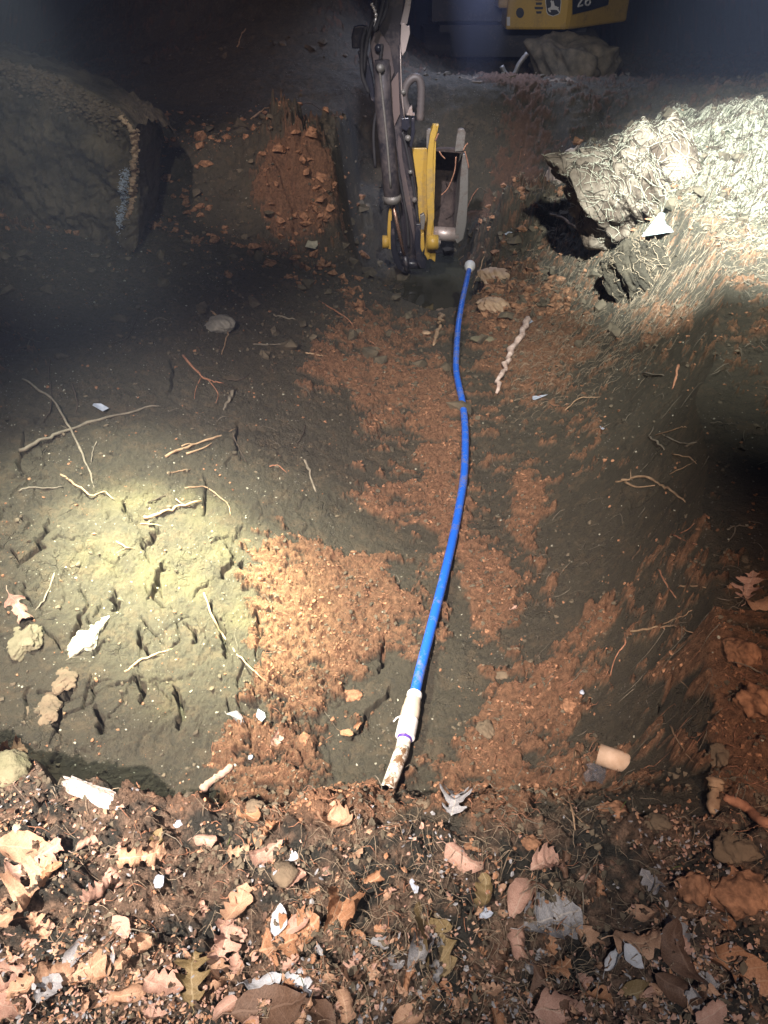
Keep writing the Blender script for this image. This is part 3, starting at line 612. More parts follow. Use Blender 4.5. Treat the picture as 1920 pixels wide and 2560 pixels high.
STICKS = [
 ([(50, 1133), (112, 1103), (174, 1078), (298, 1039), (401, 1018)], 12, GREY, "thick grey stick lying across the left slope, another crossing it", []),
 ([(57, 950), (128, 998), (169, 1062), (206, 1140), (238, 1222)], 8, GREY, "thin grey stick crossing over the long thick stick on the left slope", []),
 ([(124, 892), (124, 947), (130, 993), (126, 1030), (108, 1057)], 4, DARK, "thin dark root above the two crossed sticks on the slope", []),
 ([(181, 961), (192, 1000), (195, 1016), (181, 1053)], 5, DARK, "short dark curved root right of the crossed sticks, above the thick one", []),
 ([(0, 826), (60, 844), (105, 858)], 6, GREY, "grey forked twig at the left edge of the photo above the crossed sticks", [([(82, 845), (70, 865), (80, 880)], 3)]),
 ([(48, 1229), (73, 1220), (115, 1222), (158, 1218)], 6, GREY, "small level grey twig on the far left of the slope below the thick stick", []),
 ([(153, 1188), (197, 1222), (229, 1245), (261, 1234), (286, 1250)], 6, TAN, "bent pale twig just below the lower end of the crossing stick", []),
 ([(415, 1144), (481, 1117), (540, 1094), (591, 1076)], 9, TAN, "split tan stick lying slantwise above the torchlit patch", [([(467, 1137), (508, 1123), (530, 1110)], 6), ([(455, 1118), (470, 1112), (484, 1113)], 5)]),
 ([(362, 1300), (400, 1286), (440, 1272), (504, 1254)], 12, TAN, "straight pale stick with a black shadow at the top of the torchlit patch", [([(440, 1250), (455, 1262), (476, 1270)], 4)]),
 ([(417, 1185), (440, 1180), (479, 1174)], 5, TAN, "short pale twig between the split stick and the curved twig", []),
 ([(463, 1222), (513, 1222), (536, 1236), (568, 1259), (577, 1291)], 5, TAN, "thin curved twig arching over the straight pale stick", []),
 ([(369, 1256), (412, 1240), (451, 1215)], 4, DARK, "thin dark twig slanting above the straight pale stick", []),
 ([(582, 1089), (605, 1135), (618, 1158)], 5, DARK, "dark root hanging from the end of the split tan stick", []),
 ([(243, 1103), (233, 1130), (229, 1158)], 4, GREY, "short upright grey twig right of the crossing stick", []),
 ([(275, 863), (321, 847), (335, 820), (344, 792)], 4, DARK, "forked dark root on the upper left slope", []),
 ([(366, 815), (394, 798), (421, 801)], 6, GREY, "short grey hooked twig left of the upper red root clump", []),
 ([(499, 764), (540, 792), (568, 833), (566, 856), (554, 888)], 5, TAN, "curved pale root lying over the grey stone", []),
 ([(568, 950), (600, 952), (623, 936)], 6, DARK, "short dark twig at the right edge of the left slope", []),
 ([(682, 789), (715, 796), (751, 805)], 7, GREY, "short straight grey stick on the dark slope left of the puddle", []),
 ([(632, 861), (687, 863), (742, 856)], 5, GREY, "thin level grey stick below the short straight one", []),
 ([(458, 892), (504, 943), (530, 955), (559, 961)], 7, RED, "reddish root in the tuft of roots on the upper left slope", [([(504, 943), (490, 975), (486, 1000)], 3), ([(520, 950), (545, 985), (540, 1010)], 3)]),
 ([(673, 1167), (696, 1165), (717, 1183)], 5, RED, "short orange forked root left of the trench bottom", []),
 ([(586, 979), (572, 1005), (556, 1030)], 11, GREY, "short stubby grey stick above the split tan stick", []),
 ([(511, 1485), (531, 1543), (563, 1607), (595, 1639), (641, 1685), (687, 1721), (760, 1756)], 6, TAN, "very long thin root running down from the torchlit patch into the red soil", []),
 ([(311, 1682), (357, 1650), (412, 1630), (490, 1609)], 7, TAN, "pale root lying level in the lower torchlit patch", []),
 ([(291, 1355), (321, 1371), (353, 1371)], 5, TAN, "small pale forked twig in the middle of the torchlit patch", [([(292, 1385), (305, 1376), (318, 1371)], 3)]),
 ([(350, 1311), (378, 1312), (405, 1316)], 5, TAN, "tiny pale twig just under the straight pale stick", []),
 ([(137, 1433), (115, 1497), (87, 1527)], 5, GREY, "thin grey root left of the white stone", []),
 ([(797, 753), (860, 793), (898, 831), (941, 869)], 5, RED, "long thin root trailing down the slope left of the puddle", []),
 ([(763, 884), (785, 888), (812, 893)], 6, TAN, "short pale stick above the red soil left of the blue pipe", []),
 ([(761, 1152), (776, 1190), (789, 1232)], 9, GREY, "short thick grey stick standing on the dark clay left of the blue pipe", []),
 ([(763, 1064), (758, 1090), (740, 1116)], 4, DARK, "thin dark root above the short thick grey stick", []),
 ([(1105, 770), (1102, 800), (1097, 825), (1086, 869)], 17, TAN, "thick yellow brown root end left of the far part of the blue pipe", []),
 ([(1537, 1209), (1577, 1199), (1616, 1194), (1644, 1214), (1674, 1235), (1711, 1259)], 9, TAN, "forked tan stick lying alone on the dark right wall", [([(1562, 1207), (1591, 1220), (1636, 1216)], 7), ([(1577, 1199), (1576, 1185), (1577, 1175)], 3)]),
 ([(1696, 1468), (1730, 1466), (1767, 1472)], 7, TAN, "short level stick near the rim of the right bank", []),
 ([(1644, 1425), (1666, 1463), (1689, 1498)], 7, RED, "orange twig slanting down at the foot of the right wall", []),
 ([(1681, 1338), (1711, 1354), (1741, 1362)], 6, RED, "short orange brown twig sticking from the right wall", [([(1700, 1335), (1720, 1325), (1735, 1310)], 4)]),
 ([(1636, 1089), (1670, 1080), (1704, 1069), (1715, 1070)], 4, TAN, "thin pale twig reaching from the tangle at the right rim", []),
 ([(1664, 1093), (1696, 1108), (1730, 1112)], 5, GREY, "grey twig in the tangle at the right rim", []),
 ([(1711, 1117), (1741, 1108)], 11, GREY, "stubby grey stick end in the tangle at the right rim", []),
 ([(1618, 1095), (1644, 1108), (1662, 1128)], 7, GREY, "short brown stick below the tangle at the right rim", []),
 ([(1681, 1136), (1722, 1145), (1741, 1160)], 5, TAN, "pale twig at the bottom of the tangle at the right rim", []),
 ([(1674, 1186), (1705, 1172), (1741, 1153)], 4, TAN, "thin straight twig slanting up to the tangle at the right rim", []),
 ([(1819, 1325), (1838, 1317), (1890, 1317)], 5, GREY, "forked grey twig on the dark bank by the right edge of the photo", [([(1838, 1317), (1835, 1335), (1820, 1355)], 4)]),
 ([(1606, 936), (1651, 940), (1689, 951)], 5, GREY, "thin dark stick on the shaded bank above the tangle", []),
 ([(1696, 917), (1688, 950), (1677, 977)], 8, RED, "thick orange root hanging from the edge of the straw bank", []),
 ([(1412, 1029), (1449, 999), (1502, 994)], 5, TAN, "curved pale twig by the blue scrap on the right slope", []),
 ([(1562, 1577), (1618, 1577), (1674, 1571), (1730, 1586)], 8, TAN, "long level tan root crossing the lower right wall", []),
 ([(1562, 1583), (1562, 1611), (1539, 1644), (1520, 1708)], 5, RED, "thin red root hanging down from the long level root", []),
 ([(1655, 1562), (1690, 1548), (1711, 1540), (1730, 1525)], 5, TAN, "pale twig rising to the right above the long level root", []),
 ([(1685, 1693), (1711, 1712), (1735, 1736)], 4, TAN, "short curved twig on the grey clay of the lower right wall", []),
 ([(1674, 1812), (1696, 1857), (1732, 1906)], 5, TAN, "straight twig with a dark shadow on the grey clay near the right bank", []),
 ([(1438, 1893), (1425, 1925), (1423, 1992), (1440, 2085)], 6, TAN, "long upright stem beside the thrown away roll", []),
 ([(1371, 1969), (1427, 2029), (1502, 2098)], 5, TAN, "thin stem crossing the foot of the upright stem", []),
 ([(1373, 2204), (1415, 2262), (1457, 2312), (1461, 2343)], 9, TAN, "brown twig between the big blue grey leaf and the rim", []),
 ([(1481, 2166), (1457, 2216), (1457, 2301)], 6, GREY, "upright grey twig in the leaf litter below the roll", []),
 ([(1608, 2200), (1627, 2247), (1635, 2301)], 6, GREY, "pale upright stalk in the right part of the leaf litter", []),
 ([(1100, 700), (1130, 670), (1160, 640)], 3, TAN, "thin root beside the taped end of the blue pipe", []),
 ([(1170, 745), (1195, 690), (1215, 630)], 5, TAN, "pale straight root right of the taped end of the blue pipe", []),
 ([(1375, 540), (1410, 560), (1450, 585)], 11, TAN, "short thick tan stick poking out of the straw bank edge", []),
 ([(1150, 560), (1190, 480), (1260, 410)], 3, RED, "thin arched root on the dark face right of the bucket", []),
 ([(627, 300), (665, 288), (700, 268)], 6, TAN, "tan twig on the spoil heap behind the trench", []),
 ([(595, 120), (605, 85), (635, 52)], 4, TAN, "thin curved twig high on the spoil heap", []),
 ([(700, 290), (770, 284), (830, 297)], 4, DARK, "thin dark root on the spoil heap beside the digger arm", []),
]
for px, wp, mt, lab, sd in STICKS: stick(px, wp, mt, lab, side=sd, name="root" if "root" in lab else "stick", cat="root" if "root" in lab else "stick")
big = stick([(1808, 1999), (1860, 2037), (1905, 2060), (1960, 2090)], 26, M["wood_red"], "broad peeled stick lying on the right bank at the edge of the photo", jit=.05, taper=1.1)
# pale vein of root at the right side of the trench
stick([(1320, 800), (1306, 835), (1287, 869), (1272, 900), (1261, 924), (1250, 955), (1240, 988)], 19, simple("pale_bark", (0.30, 0.20, 0.16), (0.72, 0.60, 0.54), 26, .8, bs=.6), "flattened pinkish white root running down the right side of the trench", name="root", cat="root", jit=.18, taper=.6)
# bark slab at the rim of the right bank
stick([(1784, 1955), (1780, 1990), (1776, 2040)], 46, M["wood_tan"], "upright splintered brown wood chunk at the near end of the right bank", name="wood_chunk", cat="wood chunk", group=None, jit=.04, taper=.6)
stick([(504, 1978), (530, 1955), (556, 1938), (582, 1918)], 24, simple("pink_bark", (0.30, 0.19, 0.15), (0.52, 0.36, 0.29), 60, .8, bs=.5), "flat pinkish strip of bark at the foot of the left slope", name="bark_strip", cat="bark", group=None, jit=.05, taper=.8, lift=.006)

# ================================================================== stones and clods
def rock_mesh(name, mat, rx, ry, rz, seed, sub_=4, amp=0.35, cuts=7):
    import bmesh
    bm = bmesh.new(); bmesh.ops.create_icosphere(bm, subdivisions=sub_, radius=1.0)
    r = np.random.default_rng(seed); V = np.array([v.co[:] for v in bm.verts])
    for _ in range(cuts):
        nn = r.normal(0, 1, 3); nn /= np.linalg.norm(nn); dd = r.uniform(.62, .9)
        s = V @ nn - dd; V = V - np.clip(s, 0, None)[:, None] * nn * .92
    o = r.uniform(0, 50, 3)
    nz = fbm(V[:, 0] * 1.7 + o[0] + V[:, 2], V[:, 1] * 1.7 + o[1] - V[:, 2] * .7, 4, .55)
    V = V * (1 + amp * .5 * nz)[:, None] * np.array([rx, ry, rz])
    for v, c in zip(bm.verts, V): v.co = c
    me = bpy.data.meshes.new(name); bm.to_mesh(me); bm.free(); me.materials.append(mat)
    me.polygons.foreach_set("use_smooth", [True] * len(me.polygons)); return me
def stone(px, py, wpx, hpx, mat, label, name="stone", cat="stone", group=None, seed=0, flat=.5, rot=0.0, sink=.35, amp=.35, sub_=3):
    p = hit(px, py); d = np.linalg.norm(p - np.array([0, 0, CAM_H])); rx = wpx / F * d / 2; ry = hpx / F * d / 2 / 0.85
    rz = min(rx, ry) * flat
    o = link(name, rock_mesh(name, mat, rx, ry, rz, seed, sub_, amp)); o.location = (p[0], p[1], ground(p[0], p[1]) + rz * (1 - 2 * sink)); o.rotation_euler = (0, 0, rot)
    return tag(o, label, cat, group)
G1 = "stones pressed into the slope"
stone(220, 1598, 56, 104, M["stone_white"], "large whitish stone in the torchlit patch, the brightest one", group=G1, seed=2, flat=.5, rot=-.35, sub_=5, amp=.75, sink=.45)
stone(60, 1593, 66, 80, M["stone_buff"], "rough greenish stone left of the large whitish stone", group=G1, seed=3, flat=.5, sub_=5, amp=.8, sink=.68)
stone(147, 1698, 72, 58, M["clod"], "rounded brown clod below the whitish stone", "clod", "clod", "clods on the slope", 4, .35, sub_=5, amp=.8, sink=.68)
stone(108, 1776, 78, 72, M["clod"], "wide brown clod with a pale spot, lower of the two on the far left", "clod", "clod", "clods on the slope", 5, .3, sub_=5, amp=.8, sink=.68)
stone(545, 810, 78, 66, M["stone_grey"], "smooth grey stone half buried under a curved root on the upper left slope", group=G1, seed=6, flat=.5, amp=.35, sub_=5, sink=.5)
stone(1232, 702, 80, 66, M["stone_orange"], "upper of two smooth tan boulders right of the blue pipe", "boulder", "boulder", "tan boulders beside the pipe", 7, .55, amp=.5, sub_=5)
stone(1230, 772, 78, 62, M["stone_orange"], "lower of two smooth tan boulders right of the blue pipe", "boulder", "boulder", "tan boulders beside the pipe", 8, .55, amp=.5, sub_=5)
stone(1205, 850, 66, 26, M["stone_buff"], "flat yellowish stone just right of the blue pipe below the tan boulders", group=G1, seed=9, flat=.4)
stone(1065, 834, 22, 16, M["stone_orange"], "small tan pebble left of the thick root end", group=G1, seed=10)
stone(715, 2190, 62, 58, M["clod"], "round brown clod sitting in the leaf litter", "clod", "clod", "clods in the leaf litter", 12, .7, sink=.2)
stone(448, 2058, 26, 20, M["foil"], "bright bluish pebble just behind the rim on the left", group="pebbles near the rim", seed=13)
stone(399, 2203, 26, 26, M["foil"], "bluish shell like pebble in the leaf litter below the curled oak leaf", group="pebbles near the rim", seed=14)
stone(42, 2070, 20, 17, M["stone_white"], "small white pebble at the left edge of the litter", group="pebbles near the rim", seed=15)
stone(627, 1897, 12, 12, M["foil"], "tiny bluish pebble on the red soil above the rim", group="pebbles near the rim", seed=16)
stone(1455, 1732, 13, 12, M["foil"], "tiny blue white pebble on the grey clay above the roll", group="pebbles near the rim", seed=17)
stone(65, 2283, 14, 12, M["stone_white"], "tiny white pebble beside the big oak leaf on the left", group="pebbles near the rim", seed=18)
stone(237, 1985, 170, 38, M["chalk"], "long chalky white slab lying along the rim on the left", "chalky_slab", "slab", None, 21, .45, rot=-.42, amp=.5, sub_=5, sink=.42)
stone(25, 1925, 90, 70, simple("mossy_clod", (0.10, 0.11, 0.06), (0.22, 0.20, 0.13), 14, .9, bs=.8, bd=.01), "mossy lump of turf at the rim on the far left", "turf_clod", "turf", None, 22, .7, sub_=4)
stone(1060, 2010, 40, 22, M["clod"], "small red brown clod on the rim below the white pipe stub", "clod", "clod", "clods in the leaf litter", 25, .7)
# red torn-up ledge under the rim between slab and pipe
for i, (a, b, ww, hh) in enumerate([(1215, 1830, 46, 40), (1420, 1770, 40, 34), (880, 1740, 46, 30), (1260, 1690, 60, 24), (760, 1850, 38, 28), (1530, 2030, 70, 40), (1640, 2060, 60, 36), (1330, 2110, 44, 30), (1180, 2120, 40, 26), (640, 2020, 46, 30),
                                   (1850, 1640, 80, 60), (1880, 1760, 90, 70), (1800, 1900, 70, 60), (1850, 2240, 120, 80), (1730, 2230, 70, 60), (1840, 2130, 90, 60)]):
    stone(a, b, ww, hh, M["crumb"] if i % 3 else M["clod"], "crumbly red brown clod lying loose on the red soil", "clod", "clod", "loose red brown clods", 40 + i, .7, sub_=4, amp=.6)
# big pale boulder crusted with straw on the edge of the lit bank
pb = hit(1500, 520)
bo = link("boulder", rock_mesh("boulder", simple("pale_boulder", (0.08, 0.058, 0.042), (0.25, 0.21, 0.165), 5, .85, bs=1.0, bd=.03, detail=8, contrast=(.38, .6)), 0.60, 0.42, 0.36, 33, 6, 0.9, 14))
bo.location = (1.86, 5.80, 0.02); bo.rotation_euler = (0, .28, .2)
tag(bo, "large jagged pale boulder on the edge of the brightly lit straw bank", "boulder")
b2 = link("boulder", rock_mesh("boulder", simple("white_boulder", (0.36, 0.27, 0.22), (0.60, 0.53, 0.49), 9, .7, bs=.6, bd=.02), 0.17, 0.15, 0.22, 35, 5, .5, 6))
q = hit(1412, 440); b2.location = (q[0], q[1] + .05, q[2] + .02); b2.rotation_euler = (.2, .5, 0)
tag(b2, "small pinkish white boulder leaning on the left end of the jagged boulder", "boulder")
q = hit(1590, 700)
b3 = link("boulder", rock_mesh("clay_lump", simple("black_clay", (.03, .027, .02), (.10, .085, .06), 12, .95, bs=1, bd=.03), .22, .2, .2, 37, 6, .8, 3)); b3.location = (q[0], q[1], q[2] + .04)
tag(b3, "dark clay lump sitting in the middle of the straw slope", "boulder"); b3.name = "clay_lump"; b3["category"] = "clod"
def strands_on(ob, n, L, wd, mat, name, seed=0):           # fibres plastered over a lump, as its part
    r_ = np.random.default_rng(seed); me = ob.data; V = np.array([v.co[:] for v in me.vertices]); N = np.array([v.normal[:] for v in me.vertices])
    up_ = np.where(N[:, 2] > -.1)[0]; from mathutils.kdtree import KDTree
    kd = KDTree(len(V)); [kd.insert(v, i) for i, v in enumerate(V)]; kd.balance(); VV = []; FF = []
    for q in range(n):
        i = int(r_.choice(up_)); dv = r_.normal(0, 1, 3) * np.array([1, .6, .7]) + np.array([.6, 0, -.2]); P = []
        for k in range(5):
            P.append(V[i] + N[i] * (wd * 1.5 + .012 * math.sin(k)))
            dv = dv + r_.normal(0, .35, 3); t = dv - N[i] * (dv @ N[i]); t /= np.linalg.norm(t) + 1e-9
            i = kd.find(V[i] + t * L * r_.uniform(.6, 1.2) / 4)[1]
        v_, f_ = tube_vf(np.array(P) + r_.normal(0, .002, (5, 3)), wd, 3, cap=False, off=len(VV) and sum(len(a) for a in VV)); VV.append(v_); FF += f_
    return tag(mesh(name, np.concatenate(VV), FF, mat, ob, True), kind="stuff")
strands_on(bo, 1200, .16, .0018, M["straw"], "clinging_straw", 1); strands_on(bo, 900, .2, .0022, M["wood_dark"], "clinging_roots", 2)
strands_on(b3, 260, .10, .0022, M["dead_grass"], "clinging_straw", 3)
# scraps
def scrap(px, py, wpx, hpx, mat, label, name="paper_scrap", cat="scrap", seed=0, rot=0., n=7):
    p = hit(px, py); d = np.linalg.norm(p - np.array([0, 0, CAM_H])); rx = wpx / F * d / 2; ry = hpx / F * d / 2 / .8
    r = np.random.default_rng(seed); V = []; e = 0.02
    gx = ground(p[0] + e, p[1]) - ground(p[0] - e, p[1]); gy = base(np.array([p[0]]), np.array([p[1] + .1]))[0] - base(np.array([p[0]]), np.array([p[1] - .1]))[0]
    sx = (base(np.array([p[0] + .1]), np.array([p[1]]))[0] - base(np.array([p[0] - .1]), np.array([p[1]]))[0]) / .2; sy = gy / .2
    sx = float(np.clip(sx, -.35, .35)); sy = float(np.clip(sy, -.35, .35)); V = [(0, 0, .01)]
    ang = np.sort(r.uniform(0, 6.28, n)); rr = r.uniform(.75, 1.1, n)
    for ring in (.5, 1.0):
        for a, q_ in zip(ang, rr):
            x, y = rx * math.cos(a) * q_ * ring, ry * math.sin(a) * q_ * ring; V.append((x, y, x * sx + y * sy + .008 + r.uniform(0, .25) * min(rx, ry) * ring))
    Fc = [(0, 1 + i, 1 + (i + 1) % n) for i in range(n)] + [(1 + i, 1 + n + i, 1 + n + (i + 1) % n, 1 + (i + 1) % n) for i in range(n)]
    o = mesh(name, V, Fc, mat); o.location = tuple(p + np.array([0, 0, .022 if wpx > 100 else .006])); o.rotation_euler = (0, 0, rot)
    md = o.modifiers.new("thick", 'SOLIDIFY'); md.thickness = 0.0012
    return tag(o, label, cat)
scrap(1655, 578, 120, 96, M["paper"], "pale blue green paper lying flat on the bright straw bank", "paper_sheet", "paper", 3, n=5)
scrap(653, 1795, 22, 34, M["foil"], "small blue white scrap on the red soil at the lower left of the pipe", seed=4)
scrap(255, 1026, 44, 26, M["foil"], "pale torn scrap beside the thick stick on the left slope", seed=5)
scrap(1345, 998, 40, 22, M["foil"], "blue white scrap on the red soil right of the far blue pipe", seed=6)
scrap(1208, 2292, 40, 22, M["foil"], "shiny blue white scrap deep in the leaf litter below the curled leaf", seed=7)
scrap(1035, 2225, 26, 40, M["foil"], "small blue white scrap among dead grass in the litter", seed=8)
scrap(1503, 1076, 10, 22, M["foil"], "narrow bluish scrap on the dark right wall", seed=9)
scrap(1270, 585, 22, 18, M["foil"], "little pale scrap on the dark face right of the bucket", seed=10)
scrap(1320, 810, 26, 40, M["foil"], "bluish scrap at the upper end of the pinkish white root", seed=12)
scrap(780, 610, 34, 50, M["stone_white"], "pale chalky fleck at the foot of the torn face left of the bucket", "chalk_fleck", "chalk", 13)

# ================================================================== roll and clear plastic
def roll():
    p = hit(1530, 1912); c = p + np.array([0, 0, .028]); d = np.linalg.norm(p - np.array([0, 0, CAM_H]))
    r0 = empty("cardboard_roll", tuple(p), "short beige cardboard roll with clear plastic lying on the grey clay at right", "roll")
    ax = np.array([.86, -.42, .06]); ax /= np.linalg.norm(ax); L = .044
    P = [c - p - ax * L, c - p + ax * L]; rr = .030
    T, N, B = frames(P); k = 36; a = np.linspace(0, 2 * np.pi, k, endpoint=False); V = []
    for rad, q in ((rr, 0), (rr, 1), (rr * .86, 1), (rr * .86, 0)):
        for t in a: V.append(P[q] + rad * (math.cos(t) * B[0] + math.sin(t) * N[0]))
    Fc = [(i * k + j, i * k + (j + 1) % k, ((i + 1) % 4) * k + (j + 1) % k, ((i + 1) % 4) * k + j) for i in range(4) for j in range(k)]
    mesh("tube", V, Fc, simple("cardboard", (0.40, 0.27, 0.18), (0.62, 0.47, 0.36), 18, .7, bs=.1), r0, True)
    m, n, l, b = new_mat("clear_plastic"); b.inputs["Base Color"].default_value = (.8, .82, .9, 1); b.inputs["Roughness"].default_value = .12
    b.inputs["Transmission Weight"].default_value = .93; b.inputs["IOR"].default_value = 1.4
    o0 = hit(1500, 1950) - p; V = []; Fc = []; nu, nv = 14, 10; r = np.random.default_rng(3)
    for i in range(nu):
        for j in range(nv):
            u, v_ = i / (nu - 1) - .5, j / (nv - 1) - .5
            V.append((o0[0] + u * .085 + .02 * v_ + .006 * math.sin(v_ * 9), o0[1] + .005 + v_ * .055 - .02 * u, o0[2] + .010 + .012 * abs(math.sin(u * 5.3 + v_ * 3 + 1)) + .012 * r.uniform() ** 3 + .012 * max(v_, 0)))
    for i in range(nu - 1):
        for j in range(nv - 1): Fc.append((i * nv + j, (i + 1) * nv + j, (i + 1) * nv + j + 1, i * nv + j + 1))
    o = mesh("clear_wrap", V, Fc, m, r0, False); md = o.modifiers.new("thick", 'SOLIDIFY'); md.thickness = .0012
    return r0
roll()

# ================================================================== earth block with a cut face, on the left bank
def earth_block():
    pts = [(-140, 100), (0, 142), (90, 175), (150, 195), (240, 240), (300, 275), (340, 318), (338, 400), (330, 470), (322, 540), (322, 600), (230, 650), (120, 660), (0, 620), (-140, 560)]
    front = [at_y(a, b, 5.0 - .35 * (a < 0) - .0006 * (340 - a)) for a, b in pts]
    nx, nz = 150, 90; V = np.zeros((nx, nz, 3))
    for i in range(nx):
        a = -140 + 480 * i / (nx - 1)
        top = np.interp(a, [p[0] for p in pts[:7]], [p[1] for p in pts[:7]]); bot = np.interp(a, [-140, 0, 120, 230, 300, 340], [600, 680, 720, 700, 650, 620])
        for j in range(nz):
            V[i, j] = at_y(a, bot + (top - bot) * j / (nz - 1), 5.0 + .0009 * (340 - a))
    u = V[..., 0] * 3; v_ = V[..., 2] * 3; dy = .08 * fbm(u, v_, 5, .6, 3) + .022 * fbm(u * 7, v_ * 7, 4, .65) + .03 * perlin(u * 2.2, v_ * .8)
    e = np.minimum(np.linspace(0, 1, nz)[None] * 0 + (1 - np.linspace(0, 1, nz)[None]), (1 - np.linspace(0, 1, nx))[:, None] * 3)
    rnd = .035 * np.clip(1 - e / .06, 0, 1) ** 2
    Fr = V.copy(); Fr[..., 1] += dy + rnd
    # body: sheets stepping back from the face
    sheets = [Fr]; 
    V_all = []; F_all = []; off = 0
    def add(grid):
        nonlocal off
        a, b = grid.shape[:2]; V_all.extend(grid.reshape(-1, 3)); idx = off + np.arange(a * b).reshape(a, b)
        for i in range(a - 1):
            for j in range(b - 1): F_all.append((idx[i, j], idx[i + 1, j], idx[i + 1, j + 1], idx[i, j + 1]))
        off += a * b
    add(Fr)
    dep = 14; top = np.zeros((nx, dep, 3)); 
    for k in range(dep):
        t = k / (dep - 1); top[:, k] = Fr[:, -1] + np.array([0, 1.0 * t, 0]); top[:, k, 2] += (.02 + .05 * t) * (fbm(top[:, k, 0] * 9, np.full(nx, k * .9), 3) + .1) * (k > 0) - .25 * t * t
    add(top)
    sd = np.zeros((dep, nz, 3))
    for k in range(dep):
        t = k / (dep - 1); sd[k] = Fr[-1] + np.array([-.10 * t, 1.0 * t, 0]); sd[k, :, 0] += .04 * fbm(sd[k, :, 2] * 6, np.full(nz, k * .6), 3) * (k > 0); sd[k, :, 2] = np.minimum(sd[k, :, 2], top[-1, k, 2])
    add(sd)
    o = fast_mesh("earth_block", np.array(V_all), np.array(F_all), M["block"], True)
    ob = link("earth_block", o)
    tag(ob, "big upright block of earth with a flat olive face at the upper left", "earth block")
    # crumbling pale crust along the top edge and the broken right edge
    r = np.random.default_rng(9)
    def crust(name, line, n, rad, mat, label=None, spread=10):
        Vs = []; Ts = []; line = np.array(line, float)
        seg = np.linspace(0, len(line) - 1, n)
        for i, s in enumerate(seg):
            k = min(int(s), len(line) - 2); a, b = line[k] + (line[k + 1] - line[k]) * (s - k)
            q = at_y(a + r.normal(0, 5 if spread > 5 else 3), b + abs(r.normal(0, spread)), 5.0 + .0009 * (340 - a)); g_ = np.argmin(((Fr[..., 0] - q[0]) ** 2 + (Fr[..., 2] - q[2]) ** 2).ravel()); q[1] = Fr[..., 1].ravel()[g_] + r.uniform(-.004, .01); rr = rad * r.uniform(.4, 1.4)
            Vs.append(ICO * (1 + r.normal(0, .3, (12, 1))) * rr * np.array([1.3, 1, .7]) + q); Ts.append(ICF + 12 * i)
        me = fast_mesh(name, np.concatenate(Vs), np.concatenate(Ts), mat, True); c = link(name, me, ob)
        if label: c["label"] = label
    crust("top_crust", [(-100, 120), (0, 150), (90, 182), (150, 205), (240, 248), (300, 285)], 2600, .011, M["clod"], "pale crumbling crust along the top of the block", 26)
    crust("broken_edge", [(300, 290), (336, 325), (334, 400), (328, 470), (320, 540)], 900, .009, M["stone_orange"], "broken orange brown edge on the right of the block", 3)
    crust("pale_smear", [(300, 545), (304, 500), (308, 450), (312, 420)], 1500, .0038, M["foil"], "blue white smear beside the broken edge", 22)
earth_block()

# ================================================================== leaves
def leaf_material(name, c1, c2, vein, rough=0.62):
    m, n, l, b = new_mat(name)
    uv = nd(n, "ShaderNodeUVMap").outputs[0]; co = nd(n, "ShaderNodeTexCoord").outputs["Object"]
    oi = nd(n, "ShaderNodeObjectInfo"); sx = n.new("ShaderNodeSeparateXYZ"); l.new(uv, sx.inputs[0])
    f = noise(n, l, co, 45, 4, .65)
    col = ramp(n, l, f, [(.32, c1), (.68, c2)])
    wv = math_(n, l, 'ABSOLUTE', math_(n, l, 'SUBTRACT', sx.outputs[1], .5))
    mid = math_(n, l, 'LESS_THAN', wv, .013)
    q = math_(n, l, 'FRACT', math_(n, l, 'MULTIPLY', math_(n, l, 'SUBTRACT', sx.outputs[0], math_(n, l, 'MULTIPLY', wv, .75)), 8.0))
    sv = math_(n, l, 'LESS_THAN', math_(n, l, 'ABSOLUTE', math_(n, l, 'SUBTRACT', q, .5)), .055)
    vv = math_(n, l, 'MAXIMUM', mid, math_(n, l, 'MULTIPLY', sv, .5))
    col = mixc(n, l, vv, col, vein)
    spots = ramp(n, l, noise(n, l, co, 110, 3, .7), [(.62, (0, 0, 0)), (.70, (1, 1, 1))])
    col = mixc(n, l, math_(n, l, 'MULTIPLY', spots, .6), col, (c1[0] * .4, c1[1] * .4, c1[2] * .4))
    l.new(col, b.inputs["Base Color"]); b.inputs["Roughness"].default_value = rough; b.inputs["Specular IOR Level"].default_value = .35
    bump(n, l, b, math_(n, l, 'ADD', f, math_(n, l, 'MULTIPLY', vv, .8)), .5, .0016)
    return m
LM = {"tan": leaf_material("leaf_tan", (0.281, 0.163, 0.100), (0.459, 0.296, 0.200), (0.459, 0.311, 0.207)),
      "orange": leaf_material("leaf_orange", (.25, .125, .065), (.40, .215, .12), (.42, .27, .17)),
      "pink": leaf_material("leaf_pinkish", (0.311, 0.178, 0.133), (0.488, 0.318, 0.252), (0.444, 0.311, 0.244)),
      "blue": leaf_material("leaf_pale_underside", (0.178, 0.178, 0.185), (0.340, 0.348, 0.370), (0.370, 0.355, 0.340), .5),
      "brown": leaf_material("leaf_brown", (0.074, 0.041, 0.026), (0.148, 0.089, 0.059), (0.163, 0.104, 0.074)),
      "olive": leaf_material("leaf_olive", (0.126, 0.092, 0.041), (0.222, 0.163, 0.081), (0.259, 0.207, 0.118)),
      "white": leaf_material("leaf_bleached", (0.370, 0.400, 0.444), (0.548, 0.577, 0.622), (0.444, 0.459, 0.481), .4)}
